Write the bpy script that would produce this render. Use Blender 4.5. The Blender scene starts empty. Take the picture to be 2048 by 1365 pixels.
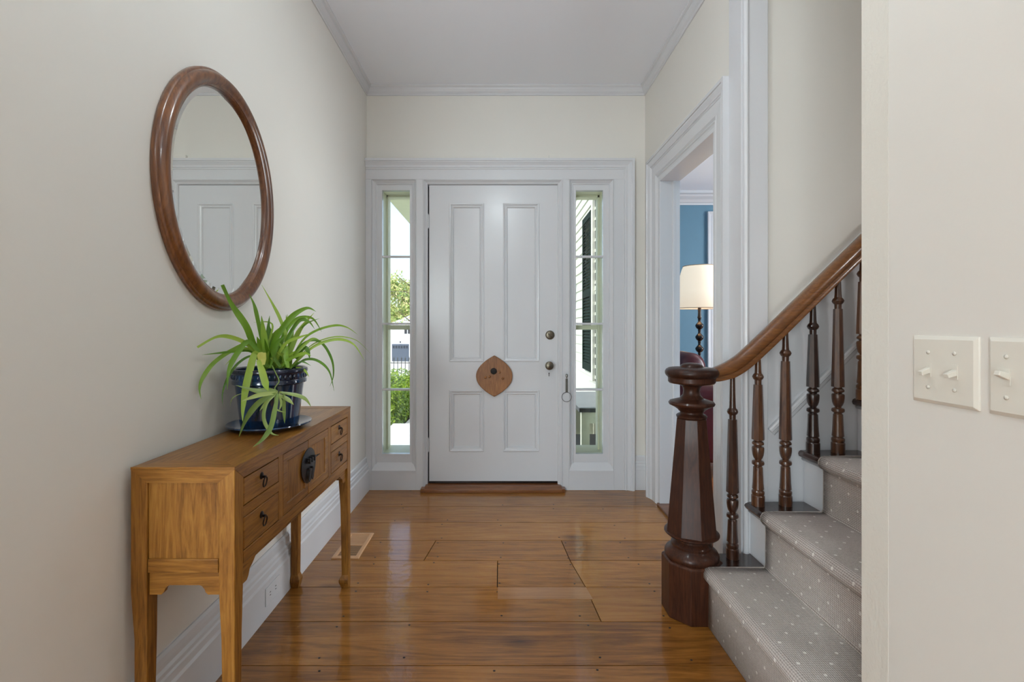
import bpy, bmesh, math, random
from mathutils import Vector, Matrix
random.seed(7)
PI = math.pi
scn = bpy.context.scene
C = scn.collection

# ------------------------------------------------------------------ camera
F = 940.0; CX = 1000.0; CY = 655.0; H = 1.15
cam_d = bpy.data.cameras.new('camera'); cam = bpy.data.objects.new('camera', cam_d); C.objects.link(cam)
cam.location = (0, 0, H); cam.rotation_euler = (PI/2, 0, 0)
cam_d.sensor_width = 36; cam_d.lens = F/2048*36
cam_d.shift_x = (1024-CX)/2048; cam_d.shift_y = (CY-682.5)/2048
cam_d.clip_start = .02; cam_d.clip_end = 500
scn.camera = cam
# ------------------------------------------------------------------ colour
vs = scn.view_settings
scn.display_settings.display_device = 'sRGB'
vs.view_transform = 'Standard'; vs.look = 'None'; vs.gamma = 1; vs.use_curve_mapping = False
vs.exposure = 0.27
scn.cycles.max_bounces = 14; scn.cycles.diffuse_bounces = 8; scn.cycles.glossy_bounces = 6; scn.cycles.transparent_max_bounces = 16
# ------------------------------------------------------------------ sky, sun
w = bpy.data.worlds.new('sky'); scn.world = w; w.use_nodes = True
wn = w.node_tree; wn.nodes.clear()
wo = wn.nodes.new('ShaderNodeOutputWorld'); wb = wn.nodes.new('ShaderNodeBackground')
sk = wn.nodes.new('ShaderNodeTexSky'); sk.sky_type = 'NISHITA'; sk.sun_disc = False
sk.sun_elevation = math.radians(50); sk.sun_rotation = math.radians(200); sk.air_density = 1.0; sk.dust_density = 2.2; sk.ozone_density = 1.4
wb.inputs['Strength'].default_value = 0.36
hs_ = wn.nodes.new('ShaderNodeHueSaturation'); hs_.inputs['Saturation'].default_value = .85; wn.links.new(sk.outputs[0], hs_.inputs['Color']); wn.links.new(hs_.outputs[0], wb.inputs[0]); wn.links.new(wb.outputs[0], wo.inputs[0])

def light(name, kind, loc, energy, color=(1,1,1), size=1.0, size_y=None, rot=(0,0,0)):
    d = bpy.data.lights.new(name, kind); d.energy = energy; d.color = color
    if kind == 'AREA':
        d.shape = 'RECTANGLE' if size_y else 'SQUARE'; d.size = size
        if size_y: d.size_y = size_y
    elif kind == 'POINT': d.shadow_soft_size = size
    elif kind == 'SUN': d.angle = math.radians(.6)
    o = bpy.data.objects.new(name, d); C.objects.link(o); o.location = loc; o.rotation_euler = rot
    return o
light('sun', 'SUN', (-8, 0, 12), 2.7, (1, .96, .90), rot=Vector((-.75, -.10, .62)).to_track_quat('Z', 'Y').to_euler())
# fill light added at the side room's rear window, unseen behind the camera
light('side_room_fill', 'AREA', (-1.95, -3.92, 1.35), 150, (.80, .94, 1.0), 1.9, 2.1, rot=(PI/2, 0, 0))
# area light added at the parlor's unseen side window, shining through the open door
light('added_parlor_daylight', 'AREA', (5.12, 3.25, 1.5), 110, (.90, .96, 1.0), 1.7, 1.9, rot=(PI/2, 0, PI/2))
# ceiling light of the hall (its fixture stands further down)
light('hall_ceiling_bulb', 'POINT', (0, 1.3, 2.50), 17, (.84, .95, 1.0), .07)
light('rear_hall_fill', 'POINT', (-.1, -.6, 2.50), 18, (.84, .95, 1.0), .07)  # fill light added out of view behind the camera
light('stairwell_fill', 'POINT', (1.7, 1.2, 3.5), 2, (.98, .98, .95), .15)  # added fill light with no fixture, brightens treads and carpet
light('stair_fill', 'POINT', (1.85, 1.085, 1.62), 4, (.96, .98, 1.0), .05)  # added fill light for the stair wall and skirt
light('parlor_fill', 'POINT', (3.2, 4.0, 2.55), 4, (1, .96, .9), .15)  # added fill light with no fixture, brightens the blue room
light('floor_lamp_bulb', 'POINT', (1.946, 4.585, 1.56), 7, (1, .78, .52), .04)

# ------------------------------------------------------------------ helpers
def lin(c):
    c = c/255.0
    return c/12.92 if c <= .04045 else ((c+.055)/1.055)**2.4
def rgb(r, g, b): return (lin(r), lin(g), lin(b), 1)

class NT:
    def __init__(s, name):
        s.m = bpy.data.materials.new(name); s.m.use_nodes = True
        s.t = s.m.node_tree; s.b = s.t.nodes['Principled BSDF']
    def n(s, typ, **kw):
        nd = s.t.nodes.new(typ)
        for k, v in kw.items():
            if k.startswith('_'): setattr(nd, k[1:], v)
            else: nd.inputs[k].default_value = v
        return nd
    def l(s, a, b): s.t.links.new(a, b)
    def math(s, op, a, b=None, c=None):
        nd = s.t.nodes.new('ShaderNodeMath'); nd.operation = op
        for i, v in enumerate((a, b, c)):
            if v is None: continue
            if isinstance(v, (int, float)): nd.inputs[i].default_value = v
            else: s.l(v, nd.inputs[i])
        return nd.outputs[0]
    def ramp(s, fac, stops):
        r = s.t.nodes.new('ShaderNodeValToRGB'); e = r.color_ramp.elements
        while len(e) < len(stops): e.new(.5)
        for i, (p, c) in enumerate(stops): e[i].position = p; e[i].color = c
        s.l(fac, r.inputs[0]); return r.outputs[0]
    def bump(s, h, strength, dist=.01):
        b = s.t.nodes.new('ShaderNodeBump'); b.inputs['Strength'].default_value = strength; b.inputs['Distance'].default_value = dist
        s.l(h, b.inputs['Height']); s.l(b.outputs[0], s.b.inputs['Normal']); return b

def paint(name, col, rough=.5, var=.03, bump=.05, scale=6, bscale=60, spec=.5, metallic=0, coat=0):
    t = NT(name)
    tc = t.n('ShaderNodeTexCoord')
    nz = t.n('ShaderNodeTexNoise', Scale=scale, Detail=4.0); t.l(tc.outputs['Object'], nz.inputs['Vector'])
    c1 = tuple(max(0, x*(1-var)) for x in col[:3])+(1,); c2 = tuple(min(1, x*(1+var)) for x in col[:3])+(1,)
    t.l(t.ramp(nz.outputs[0], [(.3, c1), (.7, c2)]), t.b.inputs['Base Color'])
    t.b.inputs['Roughness'].default_value = rough; t.b.inputs['Metallic'].default_value = metallic
    t.b.inputs['Specular IOR Level'].default_value = spec
    t.b.inputs['Coat Weight'].default_value = coat; t.b.inputs['Coat Roughness'].default_value = .12
    if bump:
        n2 = t.n('ShaderNodeTexNoise', Scale=bscale, Detail=3.0); t.l(tc.outputs['Object'], n2.inputs['Vector'])
        t.bump(n2.outputs[0], bump, .004)
    return t.m

def wood(name, dark, mid, light_, rough=.35, axis='Z', grain=1.0, coat=.3, coat_rough=.1, bump=.08, island=False, knots=False, wave=0, figure=1.0, var=.25, spec=.5):
    """long stretched noise along `axis` as grain"""
    t = NT(name)
    tc = t.n('ShaderNodeTexCoord'); mp = t.n('ShaderNodeMapping')
    s_long, s_cross = 1.1*grain, 14.0*grain
    sc = {'X': (s_long, s_cross, s_cross), 'Y': (s_cross, s_long, s_cross), 'Z': (s_cross, s_cross, s_long)}[axis]
    mp.inputs['Scale'].default_value = sc
    if island:
        ge = t.n('ShaderNodeNewGeometry'); rnd = ge.outputs['Random Per Island']
    else:
        oi = t.n('ShaderNodeObjectInfo'); rnd = oi.outputs['Random']
    off = t.n('ShaderNodeCombineXYZ')
    for i, k in enumerate((37.0, 11.0, 23.0)): t.l(t.math('MULTIPLY', rnd, k), off.inputs[i])
    ad = t.n('ShaderNodeVectorMath', _operation='ADD'); t.l(tc.outputs['Object'], ad.inputs[0]); t.l(off.outputs[0], ad.inputs[1])
    t.l(ad.outputs[0], mp.inputs['Vector'])
    n1 = t.n('ShaderNodeTexNoise', Scale=1.0, Detail=6.0, Roughness=.6, Distortion=.6); t.l(mp.outputs[0], n1.inputs['Vector'])
    n2 = t.n('ShaderNodeTexNoise', Scale=6.0, Detail=4.0, Roughness=.7, Distortion=.1); t.l(mp.outputs[0], n2.inputs['Vector'])
    n3 = t.n('ShaderNodeTexNoise', Scale=.9*figure, Detail=2.0, Distortion=1.5); t.l(ad.outputs[0], n3.inputs['Vector'])
    ring = t.math('FRACT', t.math('MULTIPLY', n1.outputs[0], 7.0))
    ring = t.math('ABSOLUTE', t.math('SUBTRACT', ring, .5))
    f = t.math('ADD', t.math('MULTIPLY', ring, .35), t.math('MULTIPLY', n2.outputs[0], .5))
    f = t.math('ADD', f, t.math('MULTIPLY', n3.outputs[0], .45))
    f = t.math('ADD', f, t.math('MULTIPLY', t.math('SUBTRACT', rnd, .5), var))
    col = t.ramp(f, [(.28, dark), (.55, mid), (.85, light_)])
    if knots:
        vo = t.n('ShaderNodeTexVoronoi', Scale=1.0, _feature='F1'); m2 = t.n('ShaderNodeMapping'); m2.inputs['Scale'].default_value = (1.9, 3.4, 1)
        t.l(ad.outputs[0], m2.inputs['Vector']); t.l(m2.outputs[0], vo.inputs['Vector'])
        mx = t.n('ShaderNodeMixRGB', _blend_type='MULTIPLY')
        k = t.ramp(t.math('ADD', vo.outputs['Distance'], t.math('MULTIPLY', n2.outputs[0], .12)), [(.09, (.22, .16, .12, 1)), (.22, (1, 1, 1, 1))])
        mx.inputs[0].default_value = .8; t.l(col, mx.inputs[1]); t.l(k, mx.inputs[2]); col = mx.outputs[0]
    t.l(col, t.b.inputs['Base Color'])
    t.b.inputs['Roughness'].default_value = rough
    t.b.inputs['Specular IOR Level'].default_value = spec
    t.b.inputs['Coat Weight'].default_value = coat; t.b.inputs['Coat Roughness'].default_value = coat_rough
    h = n2.outputs[0]
    if wave:
        n4 = t.n('ShaderNodeTexNoise', Scale=wave, Detail=5.0, Roughness=.62); t.l(tc.outputs['Object'], n4.inputs['Vector'])
        h = t.math('ADD', t.math('MULTIPLY', n4.outputs[0], 1.6), t.math('MULTIPLY', n2.outputs[0], .25))
        b = t.bump(h, bump, .01)
        t.l(b.outputs[0], t.b.inputs['Coat Normal'])
    elif bump: t.bump(h, bump, .004)
    return t.m

M = {}
M['wall'] = paint('wall_cream_paint', rgb(223, 220, 213), .55, .012, .04, 1.2, 90)
M['wall_near'] = M['wall']
M['ceiling'] = paint('ceiling_paint', rgb(242, 246, 253), .6, .01, .03, 1.2, 60)
M['trim'] = paint('white_gloss_trim', rgb(212, 213, 216), .24, .012, .015, 3, 40, .5)
M['jamb'] = paint('sage_cream_exterior_paint', rgb(214, 214, 190), .5, .03, .05)
M['blue'] = paint('blue_parlor_paint', rgb(98, 138, 160), .55, .02, .03)
M['plastic'] = paint('ivory_switch_plastic', rgb(222, 218, 207), .3, .01, 0)
M['plastic_white'] = paint('white_outlet_plastic', rgb(215, 217, 220), .3, .01, 0)
M['brass'] = paint('aged_brass', rgb(112, 104, 90), .36, .12, .05, 20, 80, .5, .9)
M['iron'] = paint('dark_bronze_metal', rgb(52, 44, 42), .35, .15, .05, 20, 80, .5, .85)
M['pewter'] = paint('dull_pewter_metal', rgb(120, 118, 112), .35, .1, .05, 20, 80, .5, .9)
M['black'] = paint('black_hole', rgb(14, 13, 12), .7, 0, 0)
M['blackmetal'] = paint('dark_lock_plate_metal', rgb(64, 64, 68), .38, .15, .05, 20, 80, .5, .85)
M['glaze'] = None
M['soil'] = paint('dark_soil', rgb(48, 36, 26), .9, .3, .6, 40, 90)
M['grille'] = paint('tan_wood_grille', rgb(196, 152, 112), .4, .05, .03)
M['leather'] = paint('burgundy_leather', rgb(88, 30, 34), .32, .2, .25, 8, 45)
M['shade'] = None
M['lampmetal'] = paint('turned_dark_bronze', rgb(58, 50, 46), .25, .1, 0, 8, 40, .5, .7)
M['clap'] = paint('white_clapboard_paint', rgb(208, 209, 196), .7, .03, .05)
M['shutter'] = paint('dark_green_shutter_paint', rgb(26, 40, 34), .8, .06, .05, spec=.08)
M['deck'] = paint('pale_deck_paint', rgb(225, 226, 222), .6, .05, .05)
M['concrete'] = paint('pale_concrete', rgb(225, 222, 214), .8, .05, .2, 6, 60)
M['benchpaint'] = paint('cream_bench_paint', rgb(220, 220, 198), .5, .02, .04)
M['benchedge'] = paint('dark_bench_edge_paint', rgb(62, 64, 66), .5, .05, .04)
M['roof'] = paint('pale_roof', rgb(200, 200, 200), .8, .05, .05)
M['housepaint'] = paint('white_house_siding', rgb(232, 234, 236), .7, .02, .03)
M['garage'] = paint('slate_garage_paint', rgb(72, 82, 96), .6, .05, .03)
M['pane_dark'] = paint('dark_window_pane', rgb(40, 46, 56), .1, .05, 0)
M['bark'] = paint('bark', rgb(92, 76, 62), .9, .25, .5, 12, 30)
M['fence'] = paint('dark_iron_fence', rgb(60, 60, 62), .5, .05, .0)
M['ground'] = paint('grass_ground', rgb(120, 140, 70), .9, .3, .4, 5, 60)

def leafmat(name, a, b, c, trans=.35, rough=.4):
    t = NT(name)
    g = t.n('ShaderNodeNewGeometry')
    tc = t.n('ShaderNodeTexCoord'); nz = t.n('ShaderNodeTexNoise', Scale=14.0, Detail=3.0); t.l(tc.outputs['Object'], nz.inputs['Vector'])
    f = t.math('ADD', t.math('MULTIPLY', g.outputs['Random Per Island'], .6), t.math('MULTIPLY', nz.outputs[0], .4))
    col = t.ramp(f, [(.15, a), (.5, b), (.9, c)])
    t.l(col, t.b.inputs['Base Color']); t.b.inputs['Roughness'].default_value = rough
    tr = t.n('ShaderNodeBsdfTranslucent'); t.l(col, tr.inputs['Color'])
    mx = t.n('ShaderNodeMixShader'); mx.inputs[0].default_value = trans
    out = t.t.nodes['Material Output']
    t.l(t.b.outputs[0], mx.inputs[1]); t.l(tr.outputs[0], mx.inputs[2]); t.l(mx.outputs[0], out.inputs[0])
    return t.m
M['leaf'] = leafmat('spider_plant_leaf', rgb(70, 118, 28), rgb(118, 160, 44), rgb(176, 198, 84))
M['plantlet'] = leafmat('young_plantlet_leaf', rgb(104, 132, 60), rgb(148, 168, 90), rgb(184, 198, 118))
M['hedge'] = leafmat('hedge_leaf', rgb(70, 104, 26), rgb(128, 160, 44), rgb(186, 205, 66), .3)
M['tree'] = leafmat('tree_leaf', rgb(110, 150, 80), rgb(180, 196, 110), rgb(235, 212, 160), .4)

# pot glaze
t = NT('cobalt_glaze'); tc = t.n('ShaderNodeTexCoord'); mp = t.n('ShaderNodeMapping'); mp.inputs['Scale'].default_value = (9, 9, 2)
nz = t.n('ShaderNodeTexNoise', Scale=2.0, Detail=4.0); t.l(tc.outputs['Object'], mp.inputs[0]); t.l(mp.outputs[0], nz.inputs['Vector'])
t.l(t.ramp(nz.outputs[0], [(.35, rgb(10, 22, 42)), (.58, rgb(14, 52, 92)), (.8, rgb(34, 92, 132))]), t.b.inputs['Base Color'])
t.b.inputs['Roughness'].default_value = .12; t.b.inputs['Coat Weight'].default_value = .6; t.b.inputs['Coat Roughness'].default_value = .04
M['glaze'] = t.m
M['rimglaze'] = paint('dark_brown_rim_glaze', rgb(24, 30, 48), .14, .3, 0, 30)
# mirror
t = NT('mirror_glass'); t.b.inputs['Base Color'].default_value = (.86, .86, .82, 1); t.b.inputs['Metallic'].default_value = 1; t.b.inputs['Roughness'].default_value = .0
M['mirror'] = t.m
# clear glass
t = NT('window_glass'); t.t.nodes.remove(t.b)
tr = t.n('ShaderNodeBsdfTransparent'); tr.inputs[0].default_value = (.97, .99, .98, 1); gl = t.n('ShaderNodeBsdfGlossy'); gl.inputs['Roughness'].default_value = .01
fr = t.n('ShaderNodeFresnel', IOR=1.45); mx = t.n('ShaderNodeMixShader'); t.l(fr.outputs[0], mx.inputs[0]); t.l(tr.outputs[0], mx.inputs[1]); t.l(gl.outputs[0], mx.inputs[2])
t.l(mx.outputs[0], t.t.nodes['Material Output'].inputs[0]); M['glass'] = t.m
# lamp shade: cloth lit from inside by its bulb
t = NT('lit_linen_shade'); t.b.inputs['Base Color'].default_value = rgb(240, 228, 208); t.b.inputs['Roughness'].default_value = .8
t.b.inputs['Emission Color'].default_value = (1, .80, .58, 1); t.b.inputs['Emission Strength'].default_value = .52
M['shade'] = t.m
t = NT('opal_globe_glass'); t.t.nodes.remove(t.b); tr = t.n('ShaderNodeBsdfTransparent'); tr.inputs[0].default_value = (.95, .95, .95, 1); tl = t.n('ShaderNodeBsdfTranslucent'); mx = t.n('ShaderNodeMixShader'); mx.inputs[0].default_value = .35
t.l(tr.outputs[0], mx.inputs[1]); t.l(tl.outputs[0], mx.inputs[2]); t.l(mx.outputs[0], t.t.nodes['Material Output'].inputs[0]); M['globe'] = t.m
def emis(name, col, s):
    t = NT(name); t.b.inputs['Base Color'].default_value = (.9, .9, .88, 1); t.b.inputs['Emission Color'].default_value = col; t.b.inputs['Emission Strength'].default_value = s; return t.m
M['fixture'] = emis('lit_opal_glass', (1, .96, .9, 1), 3.0)

M['floor'] = wood('old_pine_floor', rgb(102, 60, 20), rgb(148, 97, 40), rgb(172, 120, 58), .45, 'X', .75, .95, .09, .14, island=True, knots=True, wave=9, var=.2)
M['floor'].node_tree.nodes['Principled BSDF'].inputs['Coat IOR'].default_value = 1.55; M['floor'].node_tree.nodes['Principled BSDF'].inputs['Specular IOR Level'].default_value = .05
M['floor2'] = wood('parlor_oak_floor', rgb(120, 62, 20), rgb(170, 92, 34), rgb(200, 120, 52), .3, 'X', 1.0, .5, .1, .05, island=True)
M['threshold'] = wood('threshold_oak', rgb(70, 36, 12), rgb(112, 64, 26), rgb(142, 90, 46), .35, 'X', 1.2, .5)
W1 = (rgb(74, 40, 8), rgb(134, 88, 32), rgb(168, 120, 54))
M['elmZ'] = wood('golden_elm_vertical', *W1, rough=.36, axis='Z', grain=1.6, coat=.1, coat_rough=.2, bump=.05, spec=.25, figure=2.2, var=.08)
M['elmY'] = wood('golden_elm_lengthwise', *W1, rough=.34, axis='Y', grain=1.6, coat=.2, coat_rough=.2, bump=.05, spec=.3, figure=2.2, var=.08)
M['elmX'] = wood('golden_elm_crosswise', *W1, rough=.36, axis='X', grain=1.6, coat=.1, coat_rough=.2, bump=.05, spec=.25, figure=2.2, var=.08)
W2 = (rgb(24, 11, 7), rgb(50, 26, 17), rgb(78, 44, 27))
M['mahog'] = wood('dark_mahogany', *W2, rough=.42, axis='Z', grain=1.5, coat=.15, coat_rough=.12, bump=.03, spec=.25)
M['mahogX'] = wood('dark_mahogany_tread', rgb(26, 13, 9), rgb(50, 28, 20), rgb(74, 44, 30), rough=.25, axis='Y', grain=1.5, coat=.5, coat_rough=.1, bump=.03)
M['rail'] = wood('polished_handrail', rgb(84, 44, 16), rgb(120, 74, 32), rgb(150, 100, 52), rough=.28, axis='X', grain=1.6, coat=.6, coat_rough=.1, bump=.02)
M['balust'] = wood('walnut_baluster', rgb(34, 17, 10), rgb(66, 38, 24), rgb(104, 66, 38), rough=.3, axis='Z', grain=1.6, coat=.5, coat_rough=.1, bump=.02, var=.45)
M['mirwood'] = wood('walnut_mirror_frame', rgb(46, 22, 10), rgb(88, 50, 25), rgb(130, 82, 42), rough=.3, axis='Z', grain=1.2, coat=.5, coat_rough=.12, bump=.02)
M['sign'] = wood('oiled_cedar', rgb(108, 64, 26), rgb(150, 98, 52), rgb(176, 122, 70), rough=.4, axis='Z', grain=2.5, coat=.2, bump=.03)

# carpet: ribs along the nosings and a lattice of pale flecks, laid out along the run of the cloth
t = NT('ribbed_dotted_carpet'); uv = t.n('ShaderNodeUVMap'); uv.uv_map = 'run'
sp = t.n('ShaderNodeSeparateXYZ'); t.l(uv.outputs[0], sp.inputs[0])
u, v = sp.outputs[0], sp.outputs[1]
ribs = t.math('SINE', t.math('MULTIPLY', u, 2*PI/.0062)); cr = t.math('SINE', t.math('MULTIPLY', v, 2*PI/.0085))
def lattice(o):
    a = t.math('SUBTRACT', t.math('FRACT', t.math('ADD', t.math('DIVIDE', u, .092), o)), .5)
    b = t.math('SUBTRACT', t.math('FRACT', t.math('ADD', t.math('DIVIDE', v, .086), o)), .5)
    return t.math('SQRT', t.math('ADD', t.math('MULTIPLY', a, a), t.math('MULTIPLY', b, b)))
dd = t.math('MINIMUM', lattice(0.0), lattice(.5))
nz = t.n('ShaderNodeTexNoise', Scale=260.0, Detail=2.0); tc = t.n('ShaderNodeTexCoord'); t.l(tc.outputs['Object'], nz.inputs['Vector'])
nl = t.n('ShaderNodeTexNoise', Scale=5.0, Detail=3.0); t.l(tc.outputs['Object'], nl.inputs['Vector'])
dot = t.math('LESS_THAN', t.math('ADD', dd, t.math('MULTIPLY', nz.outputs[0], .03)), .066)
base = t.ramp(t.math('ADD', t.math('ADD', t.math('MULTIPLY', ribs, .17), t.math('MULTIPLY', cr, .07)), t.math('ADD', t.math('MULTIPLY', nz.outputs[0], .4), t.math('MULTIPLY', nl.outputs[0], .3))),
   [(.05, rgb(142, 132, 127)), (.4, rgb(190, 180, 174)), (.65, rgb(212, 203, 197))])
mx = t.n('ShaderNodeMixRGB'); t.l(dot, mx.inputs[0]); t.l(base, mx.inputs[1]); mx.inputs[2].default_value = rgb(228, 222, 216)
t.l(mx.outputs[0], t.b.inputs['Base Color']); t.b.inputs['Roughness'].default_value = .95; t.b.inputs['Specular IOR Level'].default_value = .1
t.bump(t.math('ADD', t.math('MULTIPLY', ribs, .5), t.math('ADD', nz.outputs[0], t.math('MULTIPLY', dot, .5))), .5, .003)
M['carpet'] = t.m

# ------------------------------------------------------------------ mesh helpers
def obj(name, bm, mat, parent=None, smooth=False, bevel=0, loc=None, angle=None):
    me = bpy.data.meshes.new(name)
    bmesh.ops.recalc_face_normals(bm, faces=bm.faces[:])
    bm.to_mesh(me); bm.free()
    for m in (mat if isinstance(mat, (list, tuple)) else [mat]): me.materials.append(m)
    if smooth:
        for p in me.polygons: p.use_smooth = True
        if angle:
            try: me.set_sharp_from_angle(angle=math.radians(angle))
            except Exception: pass
    o = bpy.data.objects.new(name, me); C.objects.link(o)
    if bevel:
        b = o.modifiers.new('b', 'BEVEL'); b.width = bevel; b.segments = 2; b.limit_method = 'ANGLE'; b.angle_limit = math.radians(40)
    if parent is not None:
        o.parent = parent; o.matrix_parent_inverse = Matrix.Translation(-parent.location) if True else Matrix()
    return o
def empty(name, loc, label, cat, group=None):
    o = bpy.data.objects.new(name, None); C.objects.link(o); o.location = loc; o.empty_display_size = .1
    o['label'] = label; o['category'] = cat
    if group: o['group'] = group
    return o
def tag(o, label=None, cat=None, group=None, kind=None):
    if label: o['label'] = label
    if cat: o['category'] = cat
    if group: o['group'] = group
    if kind: o['kind'] = kind
    return o
def struct(o, label=None, cat=None):
    o['kind'] = 'structure'
    if label: o['label'] = label
    if cat: o['category'] = cat
    return o
def box(bm, x0, x1, y0, y1, z0, z1, mi=0):
    v = [bm.verts.new(p) for p in ((x0,y0,z0),(x1,y0,z0),(x1,y1,z0),(x0,y1,z0),(x0,y0,z1),(x1,y0,z1),(x1,y1,z1),(x0,y1,z1))]
    for f in ((0,3,2,1),(4,5,6,7),(0,1,5,4),(1,2,6,5),(2,3,7,6),(3,0,4,7)):
        bm.faces.new([v[i] for i in f]).material_index = mi
    return v
def boxes(*bs):
    bm = bmesh.new()
    for b in bs: box(bm, *b)
    return bm
def lathe(bm, prof, c, n=32, rot=0, axis='Z', sy=1.0, cap=True):
    """prof: list of (r, h)"""
    rings = []
    for r, h in prof:
        ring = []
        for i in range(n):
            a = rot+2*PI*i/n; p = (r*math.cos(a), r*math.sin(a)*sy, h)
            if axis == 'Y': p = (p[0], p[2], p[1])
            elif axis == 'X': p = (p[2], p[0], p[1])
            ring.append(bm.verts.new((c[0]+p[0], c[1]+p[1], c[2]+p[2])))
        rings.append(ring)
    for a, b in zip(rings, rings[1:]):
        for i in range(n): bm.faces.new((a[i], a[(i+1)%n], b[(i+1)%n], b[i]))
    if cap:
        bm.faces.new(rings[0][::-1]); bm.faces.new(rings[-1])
def sweep(bm, prof, path, n, closed=False, flip=1, prof_closed=True, ends=True):
    """mitred moulding: prof (u inwards, v out of the wall), path points in the plane with normal n"""
    n = Vector(n).normalized(); P = [Vector(p) for p in path]; k = len(P)
    segs = [(P[(i+1)%k]-P[i]).normalized() for i in range(k if closed else k-1)]
    rings = []
    for i in range(k):
        if closed: a, b = segs[i-1], segs[i]
        else: a, b = segs[max(0, i-1)], segs[min(len(segs)-1, i)]
        pa, pb = n.cross(a)*flip, n.cross(b)*flip
        m = (pa+pb)/(1+pa.dot(pb))
        rings.append([bm.verts.new(P[i]+m*u_+n*v_) for u_, v_ in prof])
    q = len(prof)
    pairs = [(i, (i+1)%k) for i in range(k if closed else k-1)]
    for i, j in pairs:
        for s in range(q if prof_closed else q-1):
            bm.faces.new((rings[i][s], rings[i][(s+1)%q], rings[j][(s+1)%q], rings[j][s]))
    if not closed and ends and prof_closed:
        bm.faces.new(rings[0]); bm.faces.new(rings[-1][::-1])
def tube(bm, pts, r, n=10, closed=False):
    P = [Vector(p) for p in pts]; k = len(P); rings = []
    up = None
    for i in range(k):
        d = (P[(i+1)%k]-P[i-1]) if closed else (P[min(k-1, i+1)]-P[max(0, i-1)])
        d.normalize()
        if up is None:
            up = Vector((0,0,1)) if abs(d.z) < .9 else Vector((1,0,0))
        x = d.cross(up).normalized(); y = x.cross(d).normalized(); up = y
        rr = r[i] if isinstance(r, (list, tuple)) else r
        rings.append([bm.verts.new(P[i]+x*rr*math.cos(2*PI*j/n)+y*rr*math.sin(2*PI*j/n)) for j in range(n)])
    for i in range(k if closed else k-1):
        a, b = rings[i], rings[(i+1)%k]
        for j in range(n): bm.faces.new((a[j], a[(j+1)%n], b[(j+1)%n], b[j]))
    if not closed: bm.faces.new(rings[0][::-1]); bm.faces.new(rings[-1])
def prism(bm, pts, off):
    """extrude polygon by vector off"""
    off = Vector(off); a = [bm.verts.new(p) for p in pts]; b = [bm.verts.new(Vector(p)+off) for p in pts]
    bm.faces.new(a[::-1]); bm.faces.new(b)
    k = len(a)
    for i in range(k): bm.faces.new((a[i], a[(i+1)%k], b[(i+1)%k], b[i]))

# ------------------------------------------------------------------ measures
XL, XR = -.95, 1.032; D = 3.345; ZC = 2.86; YB = -3.0; YS = 1.96; OUT = 3.56
XN, YN = .746, .965
def PX(x, d=D): return (x-CX)*d/F
def PZ(y, d=D): return H-(y-CY)*d/F

# ------------------------------------------------------------------ room shell
bm = bmesh.new()   # floor boards across the hall
rnd = random.Random(3)
seams = [3.34, 3.011, 2.765, 2.534, 2.315, 2.079, 1.835, 1.597]
while seams[-1] > YB: seams.append(seams[-1]-rnd.uniform(.225, .25))
nails = []
for i in range(len(seams)-1):
    y1, y0 = seams[i], seams[i+1]; g = .0019
    cuts = []
    if i == 3: cuts = [(-.345, -.375), (.330, .345)]
    elif i == 4: cuts = [(-.012, -.012), (.345, .378)]
    elif i == 5: cuts = [(.378, .395)]
    elif i > 7 and i % 2: cuts = [(rnd.uniform(-.5, .6),)*2]
    edges = [(-1.0, -1.0)]+[(a, b) for a, b in cuts]+[(1.16, 1.16)]
    for (xa1, xa0), (xb1, xb0) in zip(edges, edges[1:]):
        pts = [(xa0+g, y0+g, 0), (xb0-g, y0+g, 0), (xb1-g, y1-g, 0), (xa1+g, y1-g, 0)]
        prism(bm, [(p[0], p[1], -.03) for p in pts], (0, 0, .03))
    for xx in (-.62, -.33, .0, .33, .66):
        for yy in (y0+.03, y1-.03):
            if rnd.random() < .75: nails.append((xx+rnd.uniform(-.02, .02), yy+rnd.uniform(-.01, .01)))
fl = obj('floor', bm, [M['floor']]); struct(fl)
# short patch board
bm = boxes((-.012+.001, .385, 2.079-.0, 2.079-.0+.001, 0, .0005))
bm.free()
bm = bmesh.new(); prism(bm, [(-.01, 1.985, -.02), (.392, 1.985, -.02), (.380, 2.076, -.02), (-.01, 2.076, -.02)], (0, 0, .0212))
obj('patch_board', bm, wood('patch_pine', rgb(110, 68, 30), rgb(146, 98, 52), rgb(170, 120, 70), .34, 'X', .8, .8, .1, .1, wave=9), fl)
bm = bmesh.new()
for x, y in nails: lathe(bm, [(.0045, -.001), (.0045, .0006)], (x, y, 0), 8, sy=.8)
obj('nail_heads', bm, M['black'], fl)['kind'] = 'stuff'
bm = boxes((-1.2, 1.3, YB-.1, 3.6, -.14, -.032)); obj('subfloor', bm, M['black'], fl)

struct(obj('wall_left', boxes((XL-.2, XL, .85, OUT, -.1, ZC+.1), (XL-.2, XL, YB, -2.9, -.1, ZC+.1), (XL-.2, XL, -2.9, .85, 2.35, ZC+.1)), M['wall']))
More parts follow.
